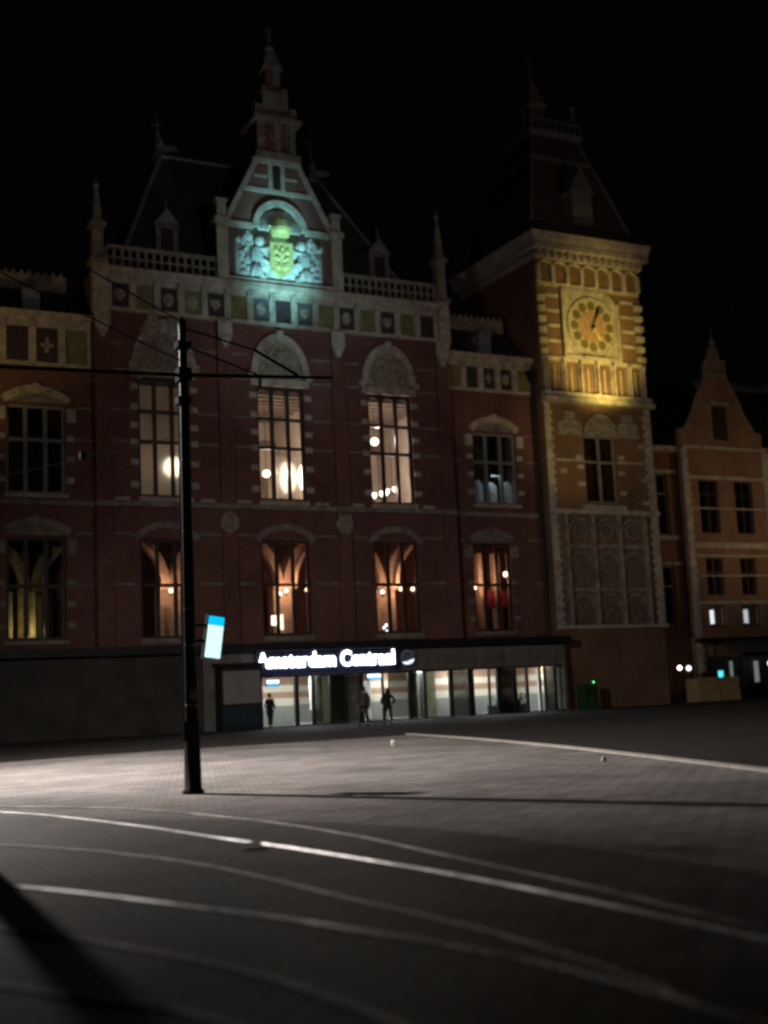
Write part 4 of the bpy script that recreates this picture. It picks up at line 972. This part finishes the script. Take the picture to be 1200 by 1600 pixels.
# ticket machine right of the doors
k = empty('ticket_machine', (45.0, 61.4, 0), 'dark green machine with a tiny green light right of the doors', 'ticket machine')
MB().box(44.7, 45.5, 61.1, 61.9, 0, 1.5).box(44.62, 45.58, 61.0, 61.95, 0, 0.12).build('body', mat('green_paint', (0.02, 0.06, 0.025), 0.45), k)
MB().box(45.52, 45.95, 61.3, 61.8, 0, 1.45).build('side_box', mat('brown_box', (0.12, 0.08, 0.04), 0.7), k)
MB().box(44.8, 45.4, 61.07, 61.097, 0.85, 1.35).build('screen', mat('dark_glass', (0.02, 0.03, 0.02), 0.15), k)
MB().ball((45.32, 61.04, 1.6), 0.045).build('indicator_light', emis('green_led', (0.1, 1, 0.3), 4), k)

# ------------------------------------------------------------------ buildings right of the tower
H = 66.0
lk = empty('connecting_building', (54.8, H, 0), 'narrow brick range squeezed between the clock tower and the gabled building', 'building')
hk = [(54.6, 56.4, 11.3, 15.6), (54.6, 56.4, 5.2, 9.2)]
holed(52.36, 57.3, 0, 17.5, H, H+0.5, hk).build('wall', BRICKO, lk)
s = MB(); s.box(52.36, 57.3, H-0.3, H-0.003, 17.1, 17.5); s.box(53.0, 57.2, H-0.1, H-0.003, 15.62, 15.85); s.box(53, 57.2, H-0.1, H-0.003, 11.0, 11.25); s.box(53, 57.2, H-0.1, H-0.003, 9.25, 9.45); s.build_each('string_course', STONE, lk)
for a, c, z0, z1 in hk: window(lk, a, c, z0, z1, H, 2, (z1-1.4,), FRAMEW, None, 0.1); room(lk, a-0.4, c+0.4, H+0.5, H+2.5, z0-0.3, z1+0.3, WOODD)
m = MB(); m.v = [(52.36, H, 17.5), (57.3, H, 17.5), (57.3, H+8, 17.5), (52.36, H+8, 17.5), (52.36, H+4, 22.5), (57.3, H+4, 22.5)]; m.f = [(0,1,5,4), (1,2,5), (2,3,4,5), (3,0,4), (3,2,1,0)]; m.build('roof', SLATE, lk)
gb = empty('gabled_building', (61, H-0.6, 0), 'tan brick building with a scrolled stepped gable behind the dark cafe awning', 'building')
HB = H-0.6
gh = [(58.65, 60.4, 11.4, 15.15), (61.9, 63.55, 11.4, 15.15), (58.75, 60.3, 7.1, 9.7), (61.85, 63.3, 7.1, 9.7), (60.35, 61.75, 18.0, 20.5), (66.2, 67.8, 11.4, 15.15), (66.2, 67.8, 7.1, 9.7), (58.6, 60.2, 4.9, 6.4), (61.6, 63.4, 4.9, 6.4)]
holed(57.3, 72, 0, 17.7, HB, HB+0.5, [g_ for g_ in gh if g_[2] < 17]).build('wall', TANBRICK, gb)
pts = [(57.3, 17.7), (64.9, 17.7), (64.9, 18.6), (64.3, 18.7), (63.4, 20.0), (62.9, 21.2), (62.0, 22.6), (61.95, 23.6), (61.6, 23.7), (61.4, 24.6), (61.1, 25.0), (60.8, 24.6), (60.6, 23.7), (60.25, 23.6), (60.2, 22.6), (59.3, 21.2), (58.8, 20.0), (57.9, 18.7), (57.3, 18.6)]
MB().prism(pts, HB-0.003, HB+0.45).build('gable_wall', TANBRICK, gb)
s = MB()
edge = [p_ for p_ in pts if p_[1] > 18.5]
for a, c in zip(edge[:-1], edge[1:]): s.tube((a[0], HB+0.1, a[1]), (c[0], HB+0.1, c[1]), 0.13, 0.13, 6)
for z in (22.7, 23.7): s.box(60.1, 62.05, HB-0.12, HB-0.006, z, z+0.18)
s.ball((61.1, HB+0.1, 25.2), 0.22); s.tube((61.1, HB+0.1, 25.2), (61.1, HB+0.1, 26.2), 0.08, 0.03)
s.disc(59.0, 18.9, 0.22, HB-0.1, HB-0.006, 12); s.disc(62.95, 18.9, 0.22, HB-0.1, HB-0.006, 12)
s.box(60.1, 62.0, HB-0.15, HB-0.006, 20.55, 20.85)
s.build('gable_coping', STONED, gb)
s = MB()
for z, h_ in ((15.2, 0.25), (17.35, 0.22), (13.1, 0.1), (10.35, 0.4), (9.75, 0.15), (8.4, 0.1), (6.5, 0.2)): s.box(57.5, 65.0, HB-0.12, HB-0.003, z, z+h_)
s.box(65.6, 72, HB-0.2, HB-0.003, 17.4, 17.75)
for (xa, xb) in ((57.3, 57.75), (64.6, 65.4)):
    s.box(xa, xb, HB-0.16, HB-0.006, 1.8, 17.3)
z = 2.0
while z < 15: s.box(57.75, 57.92, HB-0.1, HB-0.006, z, z+0.3); z += 0.6
s.build('stone_quoins', STONE, gb)
MB().box(60.4, 61.7, HB-0.04, HB-0.006, 18.05, 20.45).build('window', FRAMED, gb)
for g_ in gh:
    if g_[2] > 17: continue
    window(gb, g_[0], g_[1], g_[2], g_[3], HB, 2, (g_[3]-1.0,) if g_[3]-g_[2] > 2 else (), FRAMED, None, 0.1)
    room(gb, g_[0]-0.3, g_[1]+0.3, HB+0.5, HB+3, g_[2]-0.25, g_[3]+0.25, WOODD)
m = MB(); m.v = [(57.3, HB+0.5, 17.7), (72, HB+0.5, 17.7), (72, HB+9, 17.7), (57.3, HB+9, 17.7), (59, HB+4.8, 23.2), (72, HB+4.8, 23.2)]; m.f = [(0,1,5,4), (1,2,5), (2,3,4,5), (3,0,4), (3,2,1,0)]
rf = m.build('roof', SLATE, gb); c = MB(); c.box(62.5, 72, HB+4.7, HB+4.9, 23.2, 23.6)
for k_ in range(22): x = 62.6+k_*0.43; c.prism([(x-0.13, 23.6), (x+0.13, 23.6), (x, 23.95)], HB+4.72, HB+4.88)
c.build('cresting', LEAD, rf)
for i, (x, r_) in enumerate(((59.0, 0.22), (59.8, 0.24), (61.95, 0.24), (62.9, 0.26))):
    lab = ['leftmost lamp in the low lit windows of the gabled building', 'second lamp from the left in the gabled building windows', 'third lamp from the left in the gabled building windows', 'rightmost and dimmest lamp in the gabled building windows'][i]
    o = empty('window_lamp', (x, HB+0.9, 5.6), lab, 'lamp', 'lamps behind the low windows of the gabled building')
    MB().box(x-r_, x+r_, HB+0.85, HB+0.95, 5.2, 6.15).build('lit_panel', emis('pale_globe', (0.9, 0.95, 1), (2.2, 1.3, 1.7, 0.7)[i]), o)
    MB().tube((x, HB+0.9, 5.9), (x, HB+0.9, 6.6), 0.02).build('rod', DARKMET, o)
# cafe terrace
CA = 63.6
cf_ = empty('cafe_shelter', (61, CA, 0), 'low dark cafe shelter with sloping awning in front of the gabled building', 'cafe shelter')
MB().box(57.0, 70, CA+0.6, HB-0.25, 3.9, 4.15).build('roof', DARKMET, cf_)
s = MB()
for x in (57.2, 60.6, 64.0, 67.4): s.tube((x, CA+0.7, 0), (x, CA+0.7, 3.9), 0.07)
s.build_each('post', DARKMET, cf_)
m = MB(); m.v = [(58.0, CA-0.6, 3.15), (69, CA-0.6, 3.15), (69, CA+0.7, 3.88), (58.8, CA+0.7, 3.88), (58.0, CA-0.6, 3.1), (69, CA-0.6, 3.1), (69, CA+0.7, 3.83), (58.8, CA+0.7, 3.83)]
m.f = [(0,1,2,3), (7,6,5,4), (0,4,5,1), (1,5,6,2), (2,6,7,3), (3,7,4,0)]; m.build('awning', mat('dark_awning', (0.07, 0.075, 0.07), 0.8), cf_)
MB().box(57.4, 70, CA+0.9, CA+0.98, 0.0, 2.9).build('back_panel', mat('dark_panel', (0.03, 0.035, 0.03), 0.5), cf_)
for i, (x, z, r_, e_) in enumerate(((54.0, 2.25, 0.13, 8), (54.75, 2.2, 0.17, 2.2), (61.9, 2.3, 0.2, 2.2))):
    lab = ['bright small lamp just above the left crate beside the tower', 'softer second lamp above the left crate beside the tower', 'pale globe lamp under the awning near the right edge'][i]
    o = empty('globe_lamp', (x, CA-0.2, z), lab, 'lamp', 'globe lamps at the cafe')
    smooth(MB().ball((x, CA-0.2, z), r_).build('globe', emis('cafe_globe', (0.92, 0.95, 1), e_), o)); MB().tube((x, CA-0.2, 0), (x, CA-0.2, z-r_*0.8), 0.03).build_each('post', DARKMET, o)
for i, (x, z0, z1, wd, c_, e_) in enumerate(((57.6, 1.0, 1.95, 0.42, (0.08, 0.75, 0.8), 1.3), (58.55, 1.15, 2.55, 0.28, (0.75, 0.85, 0.85), 0.16), (60.75, 1.1, 2.5, 0.4, (0.7, 0.8, 0.72), 0.2))):
    lab = ['cyan lit panel standing below the dark awning', 'narrow pale grey upright panel right of the cyan panel', 'broader pale grey upright panel left of the globe lamp'][i]
    o = empty('light_panel', (x, CA, 0), lab, 'lit panel')
    MB().box(x-wd/2-0.05, x+wd/2+0.05, CA, CA+0.1, 0.0, z1+0.06).build('case', DARKMET, o)
    MB().box(x-wd/2, x+wd/2, CA-0.02, CA-0.003, z0, z1).build('screen', emis('panel_light', c_, e_), o)
CR = mat('crate_wood', (0.30, 0.21, 0.10), 0.8, var=0.25, scale=2)
for i, (x0, x1) in enumerate(((53.3, 55.15), (55.3, 56.75))):
    o = empty('wooden_crate', ((x0+x1)/2, 61.6, 0), ['wider beige boarded crate touching the tower corner', 'narrower beige boarded crate right of the wider one'][i], 'crate', 'boarded crates beside the tower')
    y0 = 61.0; s = MB(); n = 6; st_ = (x1-x0)/n
    for k_ in range(n): s.box(x0+k_*st_+0.012, x0+(k_+1)*st_-0.012, y0, y0+0.04, 0.06, 1.55)
    s.box(x0, x1, y0+0.045, y0+1.1, 0.05, 1.5); s.build('boards', CR, o)
    MB().box(x0-0.02, x1+0.02, y0-0.03, y0-0.003, 0.2, 0.32).box(x0-0.02, x1+0.02, y0-0.03, y0-0.003, 1.25, 1.37).build_each('battens', CR, o)

# ------------------------------------------------------------------ pole, arm, wires, lit stop sign
PX, PY = 7.05, 21.25
po = empty('tram_pole', (PX, PY, 0), 'thick dark tram pole on the lit square carrying the small lit stop panel', 'pole')
smooth(MB().lathe(PX, PY, [(0.19, 0), (0.19, 0.05), (0.15, 0.08), (0.135, 1.2), (0.115, 1.3), (0.068, 8.35), (0.075, 8.38), (0.075, 8.5), (0.02, 8.6)], 20).build('shaft', DARKMET, po))
MB().tube((PX-0.15, PY-0.02, 0.9), (PX-0.105, PY-0.02, 6.9), 0.02, 0.02, 8).build('cable_duct', GREYMET, po)
c = MB(); c.box(PX-0.12, PX+0.12, PY-0.12, PY+0.12, 7.38, 7.62); c.box(PX-0.14, PX+0.1, PY-0.11, PY+0.11, 6.95, 7.08); c.box(PX-0.13, PX+0.13, PY-0.13, PY+0.13, 8.0, 8.12); c.build_each('clamp', IRON, po)
bd = MB()
for z in (1.5, 2.55, 3.2, 4.6, 5.9): bd.lathe(PX, PY, [(0.121-0.0068*z, z), (0.126-0.0068*z, z+0.005), (0.126-0.0068*z, z+0.035), (0.121-0.0068*z, z+0.04)], 16)
bd.build_each('steel_band', GREYMET, po)
MB().box(PX-0.06, PX+0.06, PY-0.14, PY-0.12, 1.62, 1.8).build('inspection_plate', GREYMET, po)
a = MB(); a.tube((PX-4.6, PY+0.02, 7.36), (PX+0.02, PY, 7.5), 0.035, 0.035, 8); a.tube((PX, PY, 7.5), (10.05, PY, 7.68), 0.04, 0.03, 8)
a.tube((PX+0.05, PY, 8.06), (8.5, PY, 7.62), 0.018, 0.018, 6); a.tube((8.55, PY, 7.6), (8.55, PY, 7.38), 0.03, 0.03, 6)
a.tube((8.45, PY, 8.1), (9.35, PY, 7.66), 0.03, 0.03, 6); a.tube((PX, PY, 8.4), (8.45, PY, 8.1), 0.018, 0.018, 6); a.build('bracket_arm', IRON, po)
def cable(lab, pts, r, m):
    o = MB().path(pts, r, 6).build('overhead_cable', m); o['label'] = lab; o['category'] = 'cable'; o['group'] = 'overhead cables'; return o
def sag(a, b, s, n=8): return [(a[0]+(b[0]-a[0])*t, a[1]+(b[1]-a[1])*t, a[2]+(b[2]-a[2])*t-4*s*t*(1-t)) for t in [k_/n for k_ in range(n+1)]]
cable('upper black cable rising from the pole top to the left', sag((1.5, 20.4, 10.9), (PX, PY, 8.5), 0.05), 0.014, IRON)
cable('lower black cable sloping down to the clamp on the pole', sag((2.2, 20.8, 9.6), (PX, PY, 7.75), 0.04), 0.014, IRON)
WIRE = mat('copper_wire', (0.22, 0.17, 0.16), 0.4, 0.8)
cable('thin pale contact wire catching light left of the pole', [(2.6, 21.2, 6.25), (4.6, 21.25, 7.02), (5.9, 21.25, 7.48)], 0.012, WIRE)
cable('faint low wire with a small clamp at the far left', [(2.0, 21.2, 5.12), (3.79, 21.25, 5.49), (5.2, 21.25, 5.88)] + sag((5.2, 21.25, 5.88), (PX, PY, 6.4), 0.02, 3)[1:], 0.009, WIRE)
o = MB().box(5.14, 5.24, 21.19, 21.31, 5.84, 5.97).build('wire_clamp', IRON); o['label'] = 'small dark insulator clamp on the faint low wire'; o['category'] = 'insulator'
# another tram pole just outside the picture that throws the thick shadow at the lower left
p2 = empty('tram_pole', (2.28, 15.0, 0), 'tram pole outside the left edge that throws the thick foreground shadow', 'pole')
MB().lathe(2.28, 15.0, [(0.27, 0), (0.27, 0.12), (0.22, 0.2)], 16).build('base_collar', DARKMET, p2)
smooth(MB().lathe(2.28, 15.0, [(0.17, 0), (0.15, 0.1), (0.12, 9.4), (0.05, 9.6)], 18).build('shaft', DARKMET, p2))
sgn = empty('stop_sign', (7.5, PY, 2.7), 'small tilted lit stop panel, cyan over white, hung on the pole', 'stop sign')
hs = MB().box(7.32, 7.66, PY-0.06, PY+0.06, 2.31, 3.10).build('housing', DARKMET, sgn)
MB().box(7.345, 7.635, PY-0.075, PY-0.063, 2.92, 3.075).build('cyan_band', emis('stop_cyan', (0.0, 0.55, 0.95), 1.1), sgn)
MB().box(7.345, 7.635, PY-0.075, PY-0.063, 2.335, 2.915).build_each('white_panel', emis('stop_white', (0.68, 0.98, 0.97), 1.15), sgn)
sgn.rotation_euler = (0, R(8.5), 0)
MB().box(PX+0.1, 7.36, PY-0.02, PY+0.02, 2.62, 2.68).box(PX+0.1, 7.36, PY-0.02, PY+0.02, 2.9, 2.95).build('sign_bracket', DARKMET, po)

# ------------------------------------------------------------------ people walking to the doors
def skin(name, joints, edges, m, parent, root=0, sub=1):
    me = bpy.data.meshes.new(name); me.from_pydata([j[0] for j in joints], edges, [])
    o = bpy.data.objects.new(name, me); COL.objects.link(o); o.parent = parent; me.materials.append(m)
    md = o.modifiers.new('Skin', 'SKIN'); md.use_smooth_shade = True
    lay = me.skin_vertices[0] if me.skin_vertices else None
    if lay is None:
        bm = bmesh.new(); bm.from_mesh(me); bm.verts.layers.skin.verify(); bm.to_mesh(me); bm.free(); lay = me.skin_vertices[0]
    for i, j in enumerate(joints):
        r_ = j[1]; lay.data[i].radius = r_ if isinstance(r_, tuple) else (r_, r_); lay.data[i].use_root = (i == root)
    s_ = o.modifiers.new('Subdivision', 'SUBSURF'); s_.levels = sub; s_.render_levels = sub
    return o
def person(loc, rz, lab, stride=0.22, coat=False, top=BLACK, legs=NAVYCL, hood=False, h=1.0, elbows=0.34):
    o = empty('person', loc, lab, 'person'); o.rotation_euler.z = rz; o.scale = (h, h, h)
    f = stride
    # front is +y; body walks away from the camera
    J = [((0,0,0.95),(0.15,0.11)), ((0,0.01,1.18),(0.13,0.10)), ((0,0.02,1.38),(0.16,0.11)), ((0,0.0,1.49),0.055), ((0,0.02,1.56),0.06), ((0,0.03,1.65),(0.085,0.1)), ((0,0.02,1.72),(0.06,0.08)),
         ((-0.18,0.01,1.42),0.06), ((-elbows,-0.05,1.16),0.042), ((-0.26,0.10,0.98),0.03), ((-0.25,0.14,0.92),(0.038,0.022)),
         ((0.18,0.01,1.42),0.06), ((elbows,-0.04,1.16),0.042), ((0.26,0.12,0.98),0.03), ((0.25,0.16,0.92),(0.038,0.022)),
         ((-0.10,0,0.9),0.09), ((-0.11,f*0.55+0.03,0.5),0.058), ((-0.11,f,0.09),0.038), ((-0.12,f+0.13,0.035),(0.045,0.03)),
         ((0.10,0,0.9),0.09), ((0.11,-f*0.35,0.5),0.058), ((0.11,-f,0.10),0.038), ((0.12,-f+0.12,0.035),(0.045,0.03))]
    Ed = [(0,1),(1,2),(2,3),(3,4),(4,5),(5,6),(2,7),(7,8),(8,9),(9,10),(2,11),(11,12),(12,13),(13,14),(0,15),(15,16),(16,17),(17,18),(0,19),(19,20),(20,21),(21,22)]
    for hb, s_ in ((10, -1), (14, 1)):
        bx, by, bz = J[hb][0]
        for k_, (dx, ln) in enumerate(((-0.028, 0.06), (-0.01, 0.075), (0.01, 0.07), (0.027, 0.055))):
            i = len(J); J.append(((bx+dx, by+0.02, bz-0.045), 0.009)); J.append(((bx+dx*1.1, by+0.045, bz-0.045-ln*0.7), 0.008)); Ed += [(hb, i), (i, i+1)]
        i = len(J); J.append(((bx-s_*0.045, by+0.03, bz-0.01), 0.011)); J.append(((bx-s_*0.05, by+0.055, bz-0.04), 0.009)); Ed += [(hb, i), (i, i+1)]
    skin('body', J, Ed, SKIN, o)
    z0 = 0.55 if coat else 0.84
    CJ = [((0,0,0.97),(0.19,0.14)), ((0,0.0,z0),(0.21,0.155)), ((0,0.01,1.2),(0.17,0.135)), ((0,0.02,1.38),(0.195,0.135)), ((0,0.01,1.47),(0.085,0.08)),
          ((-0.2,0.01,1.41),0.082), ((-elbows-0.005,-0.05,1.16),0.062), ((-0.265,0.09,1.0),0.05), ((0.2,0.01,1.41),0.082), ((elbows+0.005,-0.04,1.16),0.062), ((0.265,0.11,1.0),0.05)]
    skin('coat' if coat else 'jacket', CJ, [(0,1),(0,2),(2,3),(3,4),(3,5),(5,6),(6,7),(3,8),(8,9),(9,10)], top, o)
    TJ = [((0,0,0.93),(0.165,0.125)), ((-0.10,0,0.84),0.105), ((-0.11,f*0.55+0.03,0.5),0.078), ((-0.11,f+0.01,0.12),0.062), ((0.10,0,0.84),0.105), ((0.11,-f*0.35,0.5),0.078), ((0.11,-f+0.01,0.13),0.062)]
    skin('trousers', TJ, [(0,1),(1,2),(2,3),(0,4),(4,5),(5,6)], legs, o)
    for s_, y_ in ((-1, f), (1, -f)):
        sh = MB(); sh.ball((0.115*s_, y_+0.07, 0.05), 0.055, 0.145, 0.05, 10, 7); so = sh.build('shoe', BLACK, None); so.parent = o
    hm = MB(); hm.ball((0, 0.0, 1.66), 0.105, 0.12, 0.13, 12, 9)
    if hood: hm.ball((0, -0.02, 1.52), 0.14, 0.12, 0.1, 12, 8)
    ho = smooth(hm.build('hood' if hood else 'hair', top if hood else HAIR, None)); ho.parent = o
    # face on the far side: nose, eyes, ears
    fc = MB(); fc.ball((0, 0.142, 1.64), 0.014, 0.02, 0.025, 8, 6); fc.ball((-0.03, 0.122, 1.665), 0.012); fc.ball((0.03, 0.122, 1.665), 0.012); fc.ball((0, 0.125, 1.595), 0.025, 0.01, 0.008)
    for s_ in (-1, 1): fc.ball((s_*0.1, 0.02, 1.64), 0.014, 0.025, 0.035, 8, 6)
    fo = fc.build('face', SKIN, None); fo.parent = o
    return o
person((28.42, 55.2, 0), R(-4), 'person in a black hooded jacket with elbows out walking to the doors', 0.2, False, BLACK, NAVYCL, True, 1.0, 0.37)
person((26.85, 54.7, 0), R(6), 'taller person in a long dark coat walking left of the hooded one', 0.16, True, GREYCL, BLACK, False, 1.08, 0.30)
person((24.45, 60.9, 0), R(-60), 'dark figure standing beside the kiosk at the left end of the doors', 0.08, True, BLACK, BLACK, False, 1.02, 0.28)

# ------------------------------------------------------------------ litter on the square
PAPER = mat('paper', (0.5, 0.49, 0.47), 0.8, var=0.15, scale=10, bump=0.4)
def crumple(x, y, r, rz, lab, cat, nm_):
    bm = bmesh.new(); bmesh.ops.create_icosphere(bm, subdivisions=2, radius=1)
    for v in bm.verts: k_ = random.uniform(0.7, 1.15); v.co = Vector((v.co.x*r*k_, v.co.y*r*k_, (v.co.z*rz*k_)+rz*0.9))
    me = bpy.data.meshes.new(nm_); bm.to_mesh(me); bm.free(); me.materials.append(PAPER)
    o = bpy.data.objects.new(nm_, me); COL.objects.link(o); o.location = (x, y, 0.002); o['label'] = lab; o['category'] = cat
crumple(16.8, 32.4, 0.075, 0.13, 'small white paper bag standing upright on the lit paving below the doors', 'paper bag', 'paper_bag')
crumple(15.5, 20.7, 0.07, 0.055, 'crumpled pale paper ball lying near the bright kerb', 'litter', 'crumpled_paper')
